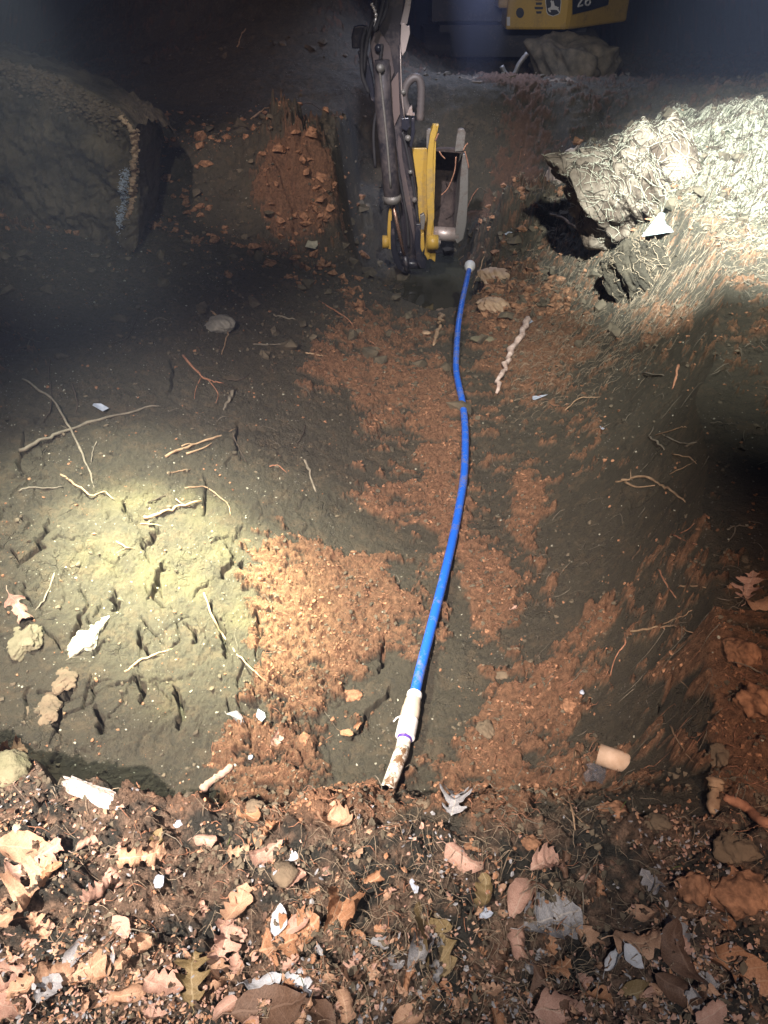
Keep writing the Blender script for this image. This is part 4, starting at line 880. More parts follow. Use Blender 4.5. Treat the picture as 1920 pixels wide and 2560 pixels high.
OUT = {
 "oak": [(.02, .008), (.09, .06), (.15, .20), (.19, .29), (.23, .27), (.24, .15), (.27, .09), (.33, .10), (.39, .24), (.43, .40), (.46, .49), (.49, .42), (.55, .41), (.53, .28), (.51, .14), (.56, .09), (.62, .12), (.69, .27), (.74, .38), (.76, .29), (.82, .27), (.77, .16), (.79, .10), (.86, .12), (.91, .19), (.92, .10), (1, .0)],
 "oakbroad": [(.02, .01), (.10, .10), (.14, .25), (.20, .36), (.27, .35), (.30, .25), (.34, .24), (.38, .38), (.44, .50), (.51, .47), (.54, .34), (.60, .30), (.66, .40), (.73, .43), (.77, .31), (.82, .24), (.88, .28), (.93, .20), (.96, .10), (1, 0)],
 "round": [(.02, .01), (.08, .07), (.16, .16), (.24, .20), (.30, .16), (.36, .22), (.45, .31), (.52, .30), (.56, .22), (.64, .29), (.74, .34), (.81, .27), (.85, .20), (.92, .20), (.97, .11), (1, 0)],
 "oval": [(.02, .01), (.10, .10), (.2, .19), (.33, .255), (.46, .28), (.6, .265), (.73, .21), (.85, .13), (.94, .05), (1, 0)],
 "torn": [(.02, .02), (.10, .22), (.22, .30), (.30, .22), (.42, .36), (.50, .20), (.60, .33), (.70, .30), (.76, .14), (.85, .20), (.95, .08), (1, 0)]}
def leaf_mesh(kind, mat, curl, bend, seed):
    r = np.random.default_rng(seed); O = np.array(OUT[kind])
    pts = []
    for a, b in zip(O[:-1], O[1:]): pts += [a, (a + b) / 2 + r.normal(0, .006, 2)]
    pts.append(O[-1]); O = np.array(pts); n = len(O); s = 0.5 * np.linspace(0, 1, n) + 0.5 * np.maximum.accumulate(O[:, 0])
    V = []; UV = []; Fc = []; rings = (0, .3, .62, 1.0)
    ph = r.uniform(0, 6, 3); 
    def warp(t, w_):
        k = curl * (1 + .4 * math.sin(3 * t + ph[0])); kk = abs(k) + 1e-3
        x = math.sin(kk * w_) / kk; z = (1 - math.cos(kk * w_)) / kk * np.sign(k)
        z += .035 * math.sin(7 * t + ph[1]) * (abs(w_) * 2) + .02 * math.sin(13 * w_ + 5 * t + ph[2]) + .06 * abs(w_)
        kb = abs(bend) + 1e-3; y = math.sin(kb * (t - .5)) / kb * (1 - kb * z * .3); z2 = z + (1 - math.cos(kb * (t - .5))) / kb * np.sign(bend)
        return (y + .03 * math.sin(4 * x + ph[0]), x + .05 * math.sin(3 * t + ph[1]), z2)
    for side in (1, -1):
        o = len(V); jit = 1 + r.normal(0, .06)
        for i in range(n):
            for q in rings:
                t = s[i] + (O[i, 0] - s[i]) * q; w_ = O[i, 1] * q * side * jit
                V.append(warp(t, w_)); UV.append((t, .5 + w_))
        k = len(rings)
        for i in range(n - 1):
            for j in range(k - 1):
                f = (o + i * k + j, o + (i + 1) * k + j, o + (i + 1) * k + j + 1, o + i * k + j + 1); Fc.append(f if side < 0 else f[::-1])
    P0 = np.array(warp(.02, 0)); o = len(V); L = r.uniform(.12, .25)
    tv, tf = tube_vf([P0, P0 + np.array([-L * .5, r.normal(0, .02), .015]), P0 + np.array([-L, r.normal(0, .05), .04])], [.010, .008, .011], 5, off=o)
    V += [tuple(v) for v in tv]; UV += [(0.5, .5)] * len(tv); Fc += tf
    V = np.array(V); nz = fbm(V[:, 0] * 6 + seed, V[:, 1] * 6, 3, .55); V[:, 2] += .045 * nz; V[:, 1] += .03 * fbm(V[:, 0] * 5, V[:, 1] * 5 + seed, 2)
    me = bpy.data.meshes.new("leaf"); me.from_pydata([tuple(map(float, v)) for v in V], [], Fc); me.update()
    uvl = me.uv_layers.new(name="UVMap"); idx = np.zeros(len(me.loops), np.int32); me.loops.foreach_get("vertex_index", idx)
    uvl.data.foreach_set("uv", np.array(UV, np.float32)[idx].ravel()); me.materials.append(mat)
    me.polygons.foreach_set("use_smooth", [True] * len(me.polygons)); return me
POOL = {}
def get_leaf(kind, mt, k):
    key = (kind, mt, k)
    if key not in POOL:
        POOL[key] = leaf_mesh(kind, LM[mt], [3.0, 4.6, -3.6, 6.0][k % 4], [1.2, -1.6, 2.0, -1.1][k % 4], len(POOL) * 7 + 1)
    return POOL[key]
def place_leaf(px, py, lpx, ang, kind, mt, label, k=0, lift=.012, tilt=(0, 0), group="dead leaves lying in the litter"):
    p = hit(px, py); d = np.linalg.norm(p - np.array([0, 0, CAM_H])); L = lpx / F * d * (1.05 if lpx < 120 else .95)
    o = link("leaf", get_leaf(kind, mt, k)); e = .04
    sx = (ground(p[0] + e, p[1]) - ground(p[0] - e, p[1])) / (2 * e); sy = (ground(p[0], p[1] + e) - ground(p[0], p[1] - e)) / (2 * e)
    sx, sy = np.clip([sx, sy], -.7, .7)
    nrm = Vector((-sx, -sy, 1)).normalized(); q = Vector((0, 0, 1)).rotation_difference(nrm)
    o.rotation_mode = 'QUATERNION'; o.rotation_quaternion = q @ Euler((R(tilt[0]), R(tilt[1]), R(ang))).to_quaternion()
    o.location = (p[0], p[1], p[2] + lift); o.scale = (L, L, L * random.uniform(.9, 1.15))
    return tag(o, label, "leaf", group)
NAMED_LEAVES = [
 (844, 2058, 105, -50, "oakbroad", "tan", "broad pale tan oak leaf on the rim left of the grey upright leaf", 0),
 (1134, 2003, 105, 70, "oak", "blue", "blue grey oak leaf standing on the rim right of the pipe stub", 1),
 (887, 2140, 48, 20, "torn", "tan", "small tan leaf scrap below the broad pale oak leaf", 2),
 (930, 2203, 70, 30, "torn", "orange", "folded orange leaf left of the dead grass tangle", 1),
 (1157, 2158, 120, -40, "oval", "pink", "long folded pinkish leaf arching above the dark hollow", 2),
 (1211, 2242, 84, 85, "torn", "olive", "square olive tan leaf standing beside the dark hollow", 0),
 (848, 2285, 150, 85, "oakbroad", "orange", "large upright orange brown oak leaf in the middle of the litter", 1),
 (733, 2345, 160, 25, "oak", "orange", "big spiky orange oak leaf pointing up to the right", 0),
 (745, 2310, 70, 40, "oval", "pink", "pinkish oval leaf overlapping the big spiky orange one", 3),
 (698, 2303, 66, 75, "oval", "white", "bluish white bleached leaf left of the big spiky orange leaf", 0),
 (655, 2470, 90, 20, "oval", "white", "pale blue leaf by the lower edge of the photo", 2),
 (736, 2490, 120, 100, "torn", "white", "white grey leaf right of the pale blue one", 1),
 (679, 2530, 190, 10, "oval", "brown", "large dark red brown leaf cut by the bottom edge", 0),
 (800, 2550, 110, 140, "oval", "brown", "dark brown leaf tip at the bottom edge, right of the larger dark one", 1),
 (1076, 2360, 190, 95, "torn", "olive", "long dark olive leaf standing upright in the lower middle", 3),
 (1050, 2380, 130, 80, "oval", "blue", "long blue grey leaf behind the dark olive one", 1),
 (1076, 2490, 60, 30, "torn", "orange", "small orange leaf right under the long olive leaf", 2),
 (1024, 2452, 50, 60, "torn", "orange", "small curled orange leaf left of the long olive leaf", 3),
 (860, 2520, 70, 110, "oakbroad", "tan", "ribbed tan leaf near the bottom edge of the middle", 2),
 (663, 2140, 95, 30, "oval", "pink", "wide pale leaf bent over the soil at the left of the middle", 2),
 (733, 2150, 44, -20, "torn", "white", "thin white leaf edge right of the wide pale leaf", 1),
 (667, 2085, 80, 60, "oak", "orange", "orange oak leaf curled at the rim above the wide pale leaf", 3),
 (775, 2238, 50, 20, "torn", "orange", "small orange leaf beside the round brown clod", 2),
 (735, 2205, 60, 30, "oakbroad", "pink", "crumpled pinkish leaf above the round brown clod", 3),
 (1369, 2168, 85, 15, "oakbroad", "pink", "crumpled pale leaf on the right of the dark hollow", 3),
 (1303, 2245, 130, 60, "oval", "pink", "long curled pinkish leaf like a ribbon", 1),
 (1369, 2310, 150, 20, "oakbroad", "blue", "largest blue grey leaf with an orange rim on the right side", 0),
 (1461, 2368, 80, 120, "oakbroad", "tan", "flat tan leaf with a stem right of the largest blue grey leaf", 0),
 (1596, 2365, 110, -10, "torn", "tan", "wide tan leaf above the white folded one", 2),
 (1600, 2290, 60, -10, "oval", "tan", "small narrow tan leaf on the soil at right", 0),
 (1535, 2395, 75, 50, "oval", "white", "white folded leaf under the wide tan leaf", 3),
 (1583, 2398, 55, -60, "oval", "white", "small bright blue white leaf right of the white folded leaf", 0),
 (1299, 2360, 85, 100, "torn", "pink", "pinkish leaf left of the largest blue grey leaf", 1),
 (1384, 2432, 80, 10, "oak", "orange", "narrow orange leaf below the largest blue grey leaf", 2),
 (1390, 2480, 130, -35, "oak", "brown", "dark brown curled oak leaf with light tips at lower right", 2),
 (1490, 2490, 80, -15, "torn", "orange", "bright orange torn leaf at lower right", 1),
 (1590, 2480, 80, 15, "oval", "olive", "thin olive leaf beside the bright orange torn leaf", 1),
 (1400, 2545, 110, -5, "oakbroad", "pink", "pinkish leaf on the bottom edge at lower right", 0),
 (1700, 2490, 120, -40, "oval", "brown", "brown curled leaf on the dark soil at lower right", 2),
 (1835, 2450, 200, -55, "oval", "orange", "very large brown leaf sloping down at the right edge", 1),
 (1770, 2540, 70, 20, "torn", "pink", "pinkish torn leaf in the bottom right corner", 0),
 (1700, 2385, 150, 100, "oval", "brown", "large dark chocolate leaf on the right of the litter", 2),
 (1690, 2345, 90, 95, "torn", "blue", "grey leaf partly covered by the dark chocolate leaf", 3),
 (1873, 1478, 80, 60, "oak", "pink", "pinkish star shaped leaf on the dark right bank at the edge", 0),
 (1895, 1510, 90, 10, "oval", "tan", "curled tan leaf at the right edge under the star shaped one", 2),
 (1628, 2215, 70, 110, "torn", "blue", "grey white crumpled leaf on the soil right of the hollow", 2),
 (19, 1885, 95, 30, "oak", "tan", "tan oak leaf sticking out over the rim at the left edge", 1),
 (58, 2128, 110, 10, "oval", "tan", "yellowish tan leaf at the left edge of the litter", 0),
 (95, 2165, 150, 50, "oak", "pink", "narrow pinkish oak leaf running down from the yellowish one", 2),
 (75, 2250, 175, 55, "oak", "tan", "large pale tan oak leaf on the left with deep lobes", 0),
 (125, 2190, 60, 40, "torn", "orange", "bright orange leaf tip above the large tan oak leaf", 1),
 (100, 2325, 66, 130, "oak", "tan", "small tan leaf tip below the large tan oak leaf", 0),
 (251, 2244, 80, -95, "oakbroad", "pink", "pinkish lobed leaf with an upright stem on the left", 0),
 (285, 2205, 70, -50, "oval", "pink", "narrow pinkish leaf touching the stem of the lobed one", 2),
 (305, 2325, 60, -50, "oval", "pink", "oval pink leaf on the bare soil of the left litter", 0),
 (350, 2145, 130, 5, "oak", "tan", "curled tan oak leaf with raised tips on the left", 1),
 (392, 2110, 60, 70, "oval", "olive", "olive brown leaf standing behind the curled tan oak leaf", 0),
 (225, 2120, 60, 20, "torn", "pink", "curled pinkish leaf on the soil between the two oak leaves", 3),
 (185, 2435, 170, 25, "oakbroad", "tan", "large tan leaf lying over a dark one at lower left", 2),
 (200, 2385, 90, 60, "oval", "blue", "dark grey leaf behind the large tan leaf at lower left", 1),
 (31, 2475, 110, 20, "oakbroad", "pink", "pale pink leaf at the left edge near the bottom", 1),
 (20, 2530, 130, -20, "oval", "pink", "pink leaf in the bottom left corner", 0),
 (332, 2390, 85, 50, "oakbroad", "tan", "wrinkled tan leaf in the left middle of the litter", 3),
 (413, 2467, 90, -10, "torn", "pink", "bright pinkish leaf above the bottom edge at left", 0),
 (486, 2450, 110, 95, "oak", "olive", "yellowish olive oak leaf hanging down at lower left", 1),
 (532, 2425, 80, -35, "oakbroad", "tan", "pale tan leaf right of the yellowish olive one", 0),
 (559, 2360, 110, 70, "oak", "pink", "grey pink oak leaf lying under a pale one", 1),
 (592, 2270, 90, 75, "torn", "tan", "pale jagged leaf with two horns above the grey pink one", 0),
 (567, 2525, 66, 30, "oval", "pink", "pink leaf near the bottom edge left of the pale blue one", 2),
 (517, 2108, 60, -10, "oval", "pink", "slim curled pink leaf on the soil behind the rim", 2),
 (600, 2130, 60, 10, "oak", "tan", "tan leaf at the foot of the red rim soil", 2),
 (320, 2490, 80, 20, "oval", "tan", "tan leaf flat on the soil near the bottom left", 3),
 (625, 2050, 80, -40, "oval", "orange", "slim orange leaf on the rim left of the broad pale oak leaf", 0),
 (690, 1850, 48, 60, "torn", "pink", "pale torn leaf on the red slope left of the pipe", 0),
 (590, 1800, 56, -20, "oval", "blue", "dull grey leaf on the lower left slope", 1),
 (868, 1840, 40, -30, "oval", "orange", "small orange leaf on the clay left of the white stub", 0),
 (895, 1815, 34, 60, "torn", "orange", "smaller orange leaf close above the first one by the stub", 1),
 (50, 1535, 90, -40, "oak", "pink", "pinkish white leaf above the rough greenish stone", 2),
 (1282, 1525, 22, 20, "oak", "pink", "small pink star shaped leaf on the red soil right of the pipe", 0),
]
for a in NAMED_LEAVES:
    place_leaf(*a[:7], k=a[7], lift=.010 + .004 * (a[2] > 100), tilt=(random.uniform(-14, 14), random.uniform(-14, 14)))
kinds = ["oak", "oakbroad", "oval", "torn", "round"]; mts = ["tan", "pink", "tan", "pink", "blue", "orange", "tan", "brown", "pink"]
nf = 0
while nf < 218:
    x = random.uniform(-60, 1980); y = 2120 + 520 * random.random() ** .75
    if x > 1740 and random.random() < .6: continue
    if x < 700 and y < 2330 and random.random() < .6: continue
    if x > 1500 and y < 2300: continue
    sz = random.choice([24, 30, 38, 48, 60]) * (1.25 if y > 2400 else .85)
    mt = random.choice(mts)
    kd = random.choice(kinds)
    word = {"tan": "tan", "pink": "pinkish", "brown": "dark brown", "olive": "olive", "blue": "grey", "orange": "orange"}[mt]
    place_leaf(x, y, sz, random.uniform(0, 360), kd, mt, "small %s leaf fragment half buried in the leaf litter" % word, k=random.randrange(2), lift=.004, tilt=(random.uniform(-25, 25), random.uniform(-25, 25)), group="small leaf fragments in the litter")
    nf += 1
# crumbled leaf flakes, needles and bits (uncountable)
def flakes(name, n, dens, smin, smax, mat, **kw):
    x, y, d = sample_xy(n, **kw); z, lo, st, ne, ck = height(x, y, True)
    kp = rng.uniform(0, 1, n) < dens(x, y, lo, st, ne); x, y, z = x[kp], y[kp], z[kp]; k = len(x)
    s_ = rng.uniform(smin, smax, k); a = rng.uniform(0, 6.28, k); el = rng.uniform(.35, 1, k)
    U = np.stack([np.cos(a), np.sin(a), rng.normal(0, .4, k)], -1) * s_[:, None]; W = np.stack([-np.sin(a), np.cos(a), rng.normal(0, .4, k)], -1) * (s_ * el)[:, None]
    C = np.stack([x, y, z + .003 + rng.uniform(0, .006, k)], -1)
    ring = [(-1, -.2), (-.4, .8), (.3, .55), (1, .3), (.55, -.5), (-.3, -.9)]
    V = [C + np.array([0, 0, .25])[None] * s_[:, None]] + [C + U * p_ + W * q_ for p_, q_ in [(p_ * rng.uniform(.7, 1.2), q_ * rng.uniform(.7, 1.2)) for p_, q_ in ring]]
    V = np.stack(V, 1).reshape(-1, 3); T = np.array([(0, i + 1, (i + 1) % 6 + 1) for i in range(6)])[None] + 7 * np.arange(k)[:, None, None]
    return tag(link(name, fast_mesh(name, V, T.reshape(-1, 3), mat, False)), kind="stuff")
ND = dict(ymin=.05, ymax=1.15)
for nm, num, mt in (("tan_leaf_crumbs", 12000, "tan"), ("brown_leaf_crumbs", 12000, "brown"), ("grey_leaf_crumbs", 9000, "blue"), ("pink_leaf_crumbs", 10000, "pink"), ("orange_leaf_crumbs", 2200, "orange")):
    flakes(nm, num, lambda x, y, l, s, n: n * np.clip(.10 + 1.3 * sm((.66 - y) / .30) + .9 * perlin(x * 4, y * 4), .04, 1), .0015, .0075, LM[mt], **ND)
strands("green_grass_tuft", 9000, lambda x, y, l, s, n: np.exp(-((x - .80) / .075) ** 2 - ((y - .44) / .07) ** 2) + .004 * n, .02, .05, .0006, M["grass"], lift=.004, up=.25, ymin=.05, ymax=1.1)

# ================================================================== the digger
def paint(name, c, rough=.45, dirt=.4, metallic=0., dc=(.16, .11, .08)):
    m, n, l, b = new_mat(name); co = nd(n, "ShaderNodeTexCoord").outputs["Object"]
    f = noise(n, l, co, 3.5, 8, .7); g = noise(n, l, co, 30, 5, .7)
    s_ = math_(n, l, 'ADD', math_(n, l, 'MULTIPLY', f, .6), math_(n, l, 'MULTIPLY', g, .4))
    k = ramp(n, l, s_, [(.62 - dirt * .28, (0, 0, 0)), (.70 - dirt * .15, (1, 1, 1))])
    l.new(mixc(n, l, k, c, dc), b.inputs["Base Color"]); l.new(mixc(n, l, k, (rough,) * 3, (.85,) * 3), b.inputs["Roughness"]); b.inputs["Metallic"].default_value = metallic
    bump(n, l, b, g, .25, .004); return m
YEL = paint("yellow_paint", (.46, .29, .05), .4, .45, dc=(.30, .20, .07)); BLK = paint("black_paint", (.020, .021, .030), .32, .3, dc=(.10, .08, .08))
GRYM = paint("worn_steel", (.20, .19, .17), .5, .5, .4, (.13, .10, .08)); STL = paint("bright_steel", (.45, .38, .34), .45, .35, .5, (.2, .12, .09))
MUD = simple("mud_inside_bucket", (.030, .022, .019), (.085, .060, .050), 14, .9, bs=.8, bd=.01)
ARM = paint("arm_paint", (.045, .040, .045), .36, .5, .3, (.13, .10, .09)); RUB = simple("rubber", (.018, .018, .02), (.035, .033, .033), 20, .7)
COP = paint("piston_rod", (.42, .26, .19), .25, .3, .8)
dig = empty("excavator", (2.3, 11.6, .05), "yellow compact excavator behind the trench with its black arm and yellow bucket in the pit", "excavator")
DL = np.array(dig.location)
def dmesh(name, V, Fc, mat, parent=None, smooth=False, bv=0.0):
    o = mesh(name, np.asarray(V, float) - DL, Fc, mat, parent or dig, smooth)
    if bv: bevel(o, bv)
    return o
def slab(name, pts, Y, dep, mat, parent=None, bv=.006, shift=(0, 0)):
    Ys = Y if hasattr(Y, "__len__") else [Y] * len(pts)
    A = [at_y(a, b, yy) for (a, b), yy in zip(pts, Ys)]; B = [p + np.array([shift[0], dep, shift[1]]) for p in A]
    V, Fc = prism_vf(A, B); return dmesh(name, V, Fc, mat, parent, bv=bv)
def dtube(name, P, rad, mat, parent=None, k=14, flat=1.):
    V, Fc = tube_vf(P, rad, k, flat); return dmesh(name, V, Fc, mat, parent, True)
# dipper arm: tapering box
A_top = [at_y(928, -40, 7.15), at_y(1008, -40, 7.15)]
slab("dipper_arm", [(930, -60), (1012, -60), (1008, 60), (1004, 200), (1012, 300), (1034, 420), (1046, 520), (1050, 600), (1046, 655), (1012, 655), (1002, 560), (985, 440), (958, 330), (940, 230), (926, 130)], 7.0, .17, ARM, bv=.012)
slab("arm_side_plate", [(966, 236), (978, 206), (996, 180), (1000, 285), (983, 322)], 6.975, .022, paint("sheen_plate", (.20, .15, .135), .35, .2, .3), bv=.003)  # pinkish plate colour paints in lamp sheen on the arm
slab("arm_side_plate", [(996, 335), (1003, 350), (1006, 395), (1030, 520), (1040, 600), (1036, 606), (1012, 500), (993, 372)], 6.975, .022, paint("sheen_plate_low", (.15, .12, .115), .3, .3, .35), bv=.003)  # lower plate, lamp sheen put into its colour too
slab("arm_lit_face", [(924, 104), (936, 82), (948, 76), (962, 96), (976, 118), (986, 180), (966, 232), (950, 245), (938, 180)], 6.96, .035, paint("arm_plate", (.12, .095, .09), .38, .35, .25), bv=.004)  # lit pinkish face of the arm, its lighting put into the paint
slab("rub_strip", [(1001, 100), (1003, 60), (1012, 58), (1018, 66), (1024, 64), (1025, 84), (1014, 128), (1006, 140), (1002, 125)], 6.94, .05, paint("pale_guard", (.50, .42, .38), .35, .25, .2), bv=.004)
slab("rub_strip", [(1000, 62), (1010, 20), (1020, -40), (1034, -40), (1026, 20), (1018, 60)], 6.96, .04, paint("pale_guard_top", (.42, .36, .34), .3, .35, .3), bv=.004)
dtube("cable", [at_y(1001, 112, 6.93), at_y(1002, 170, 6.93), at_y(1004, 230, 6.93), at_y(1008, 270, 6.93), at_y(1011, 296, 6.93)], .006, STL, k=6)
# bucket cylinder with its rod
cyl = dtube("hydraulic_cylinder", [at_y(955, 150, 6.86), at_y(958, 260, 6.86), at_y(972, 400, 6.86), at_y(981, 500, 6.86), at_y(981.5, 507, 6.86)], [.060, .070, .072, .072, .055], paint("cylinder_paint", (.022, .021, .026), .4, .75, dc=(.075, .06, .055)), k=24)
dtube("gland_ring", [at_y(980, 488, 6.86), at_y(981.5, 507, 6.86)], [.077, .077], GRYM, cyl, 24); dtube("hose_boss", [at_y(947, 168, 6.82), at_y(953, 172, 6.76)], .03, GRYM, cyl, 10)
dtube("feed_pipe", smooth_path([at_y(948, 170, 6.77), at_y(956, 240, 6.78), at_y(968, 360, 6.78), at_y(977, 470, 6.79)], 5), .010, GRYM, cyl, 8)
dtube("piston_rod", [at_y(981, 503, 6.86), at_y(997, 580, 6.88), at_y(1013, 650, 6.9)], .016, COP, cyl, 12)
slab("hose_guard", [(878, 92), (884, 68), (900, 64), (918, 66), (916, 122), (880, 122)], 6.9, .10, BLK, bv=.01)
slab("hose_guard", [(894, 130), (914, 124), (932, 200), (940, 260), (926, 250), (908, 190)], 6.92, .10, BLK, bv=.008)
for k, pts in enumerate([[(908, 182), (915, 120), (926, 70), (940, 30), (938, -30)], [(922, 232), (906, 190), (904, 140), (906, 100), (915, 66)], [(948, 62), (960, 40), (968, 10), (974, -40)], [(936, 78), (950, 40), (958, 0), (960, -40)]]):
    dtube("hydraulic_hose", smooth_path([at_y(a, b, 6.86 - .02 * k) for a, b in pts], 5), .016, RUB, k=10)
wv = [at_y(a, b, 6.83) for a, b in [(928, 8), (935, 22), (940, 38), (938, 62), (940, 76)]]
dtube("bare_fitting", smooth_path(wv, 5), [.012 + .006 * math.sin(i * 2.1) for i in range(21)], paint("shiny_fitting", (.75, .72, .68), .25, .1, .5), k=8)
# ribbed hose arching behind the arm
hp = smooth_path([at_y(a, b, 6.98) for a, b in [(1022, 285), (1012, 258), (1010, 235), (1017, 210), (1032, 195), (1045, 196), (1052, 212), (1053, 240), (1050, 300)]], 9)
hr = dtube("ribbed_hose", hp, [.030 if i % 2 else .036 for i in range(len(hp))], paint("ribbed_rubber", (.10, .085, .08), .5, .3), k=14)
slab("hose_bracket", [(1016, 288), (1024, 270), (1030, 264), (1032, 284), (1037, 284), (1037, 290)], 6.92, .05, STL, bv=.002)
slab("hose_clamp", [(1004, 296), (1022, 294), (1026, 316), (1016, 328), (1004, 322)], 6.93, .08, BLK)
slab("hose_clamp", [(1028, 296), (1036, 294), (1038, 330), (1030, 372), (1024, 366), (1028, 330)], 6.93, .08, BLK)
# pins, bolts, caked mud on the arm
r_ = np.random.default_rng(8)
for a, b, w_ in ((946, 120, .03), (958, 176, .022), (1008, 230, .02), (1020, 345, .025), (1026, 430, .018), (1036, 500, .022), (992, 470, .02), (1044, 620, .035), (1003, 632, .03)):
    dtube("bolt", [at_y(a, b, 6.99), at_y(a, b, 6.92)], w_, GRYM if w_ < .03 else BLK, k=10)
for k, pts in enumerate([[(962, 240), (975, 330), (996, 430), (1016, 540), (1022, 620)], [(955, 110), (948, 180), (945, 250), (934, 330), (938, 420)], [(1006, 330), (1018, 380), (1034, 470), (1046, 560)]]):
    dtube("hydraulic_hose", smooth_path([at_y(a, b, 6.90 + .03 * k) for a, b in pts], 6), .013, RUB, k=8)
# linkage at the foot
slab("link_plate", [(975, 545), (985, 560), (990, 620), (1000, 650), (1008, 668), (1018, 676), (1012, 684), (994, 672), (984, 652), (976, 620)], 6.86, .05, BLK)
slab("link_plate", [(1040, 560), (1052, 560), (1052, 610), (1056, 640), (1066, 650), (1064, 672), (1052, 672), (1042, 655), (1036, 610)], 6.84, .05, BLK)
dtube("link_pin", [at_y(1000, 660, 6.95), at_y(1058, 660, 6.95)], .045, BLK, k=16)
dtube("pin_boss", [at_y(1013, 640, 6.86), at_y(1018, 680, 6.86)], [.03, .022], BLK, k=12)
slab("grease_guard", [(1050, 540), (1060, 534), (1064, 545), (1060, 575), (1052, 575)], 6.86, .06, GRYM)
# boom out of the frame, joining arm and house
bm_ = [at_y(975, -30, 7.1), np.array([.35, 7.6, 2.35]), np.array([.9, 8.8, 2.9]), np.array([1.5, 10.2, 2.5]), np.array([1.9, 11.2, 1.2])]
V, Fc = tube_vf(smooth_path(bm_, 6), .13, 4, 1.3); dmesh("boom", V, Fc, YEL, bv=.02)

# bucket
bk = slab("bucket", [(1030, 371), (1082, 371), (1082, 480), (1078, 575), (1058, 600), (1046, 590), (1044, 470)], 7.02, .03, YEL, bv=.004)
def side_profile(px_edge, Y, depth, thick, name, mat):
    front = [at_y(a, b, Y) for a, b in px_edge]; n = len(front)
    z0, z1 = front[0][2], front[-1][2]; V = []; 
    for f in front: V.append(f)
    back = []
    for i, f in enumerate(front):
        t = (f[2] - z1) / (z0 - z1); dd = depth * (math.sin(math.pi * min(max(t, 0), 1) ** .8) ** .6 * .9 + .12)
        back.append(f + np.array([0, dd, 0]))
    A = front + back[::-1]; B = [p + np.array([thick, 0, 0]) for p in A]
    V, Fc = prism_vf(A, B); return dmesh(name, V, Fc, mat, bk, bv=.006)
side_profile([(1082, 312), (1075, 345), (1070, 370), (1067, 430), (1068, 520), (1070, 548), (1066, 590), (1063, 635), (1068, 648)], 6.80, .50, .052, "side_plate", YEL)
slab("side_plate_edge", [(1085, 309), (1091, 314), (1091, 338), (1086, 352), (1083, 400), (1083, 470), (1086, 510), (1086, 545), (1079, 580), (1075, 640), (1070, 652), (1064, 640), (1066, 590), (1070, 548), (1067, 510), (1066, 430), (1070, 372), (1076, 335)], 6.785, .03, YEL, bk, bv=.006)
side_profile([(1158, 386), (1153, 430), (1150, 500), (1146, 560), (1137, 598), (1142, 610)], 6.84, .45, .03, "side_plate", GRYM)
slab("side_plate_edge", [(1157, 385), (1166, 386), (1171, 420), (1170, 500), (1166, 560), (1158, 598), (1148, 606), (1143, 610), (1137, 600), (1140, 560), (1148, 500), (1151, 440), (1155, 400)], 6.82, .025, GRYM, bk, bv=.005)
# shell: curved sheet from lip to pivot, dark and muddy
sh = []; ns = 18; L0 = at_y(1084, 374, 6.84); R0 = at_y(1156, 374, 6.84); zt, zb = L0[2], at_y(1110, 600, 6.84)[2]
for i in range(ns):
    a = math.pi * i / (ns - 1); z_ = (zt + zb) / 2 + (zt - zb) / 2 * math.cos(a); yy = 6.86 + .42 * math.sin(a) ** .8
    sh.append((yy, z_))
V = []; Fc = []
for (yy, z_) in sh: V += [(L0[0] - .01, yy, z_), ((L0[0] + R0[0]) / 2, yy, z_), (R0[0] + .01, yy, z_)]
for i in range(ns - 1): Fc += [(3 * i, 3 * i + 1, 3 * i + 4, 3 * i + 3), (3 * i + 1, 3 * i + 2, 3 * i + 5, 3 * i + 4)]
o = dmesh("bucket_shell", V, Fc, MUD, bk, True); o.modifiers.new("thick", 'SOLIDIFY').thickness = .02
slab("cutting_edge", [(1086, 378), (1086, 371), (1157, 375), (1157, 384)], 6.83, .06, MUD, bk, bv=.003)
slab("tooth", [(1137, 380), (1141, 345), (1145, 325), (1151, 322), (1160, 323), (1165, 332), (1160, 378)], 6.82, .05, GRYM, bk)
slab("tooth", [(1066, 372), (1066, 328), (1070, 323), (1080, 322), (1078, 345), (1074, 372)], 6.90, .05, GRYM, bk)
dtube("cross_tube", [at_y(1080, 583, 6.88), at_y(1146, 588, 6.88)], .062, STL, bk, 24)
dtube("pivot_boss", [at_y(1068, 606, 6.76), at_y(1095, 606, 6.76)], .066, YEL, bk, 28)
dtube("pivot_pin", [at_y(1094, 606, 6.76), at_y(1098, 606, 6.76)], .058, GRYM, bk, 24)
dtube("pivot_bolt", [at_y(1098, 606, 6.76), at_y(1101.5, 606, 6.76)], .020, STL, bk, 6)
slab("ear_tab", [(1074, 640), (1084, 626), (1090, 632), (1088, 656), (1080, 650)], 6.80, .03, YEL, bk)
slab("ear_tab", [(1052, 585), (1060, 582), (1062, 620), (1056, 632), (1050, 620)], 6.84, .05, YEL, bk)
slab("left_ear", [(973, 520), (978, 512), (980, 540), (977, 590), (978, 625), (970, 622), (968, 580), (970, 545)], 6.86, .03, YEL, bk); bk.children[-1].name = "ear_plate"
dtube("pivot_boss", [at_y(956, 605, 6.9), at_y(972, 605, 6.9)], .058, YEL, bk, 24)
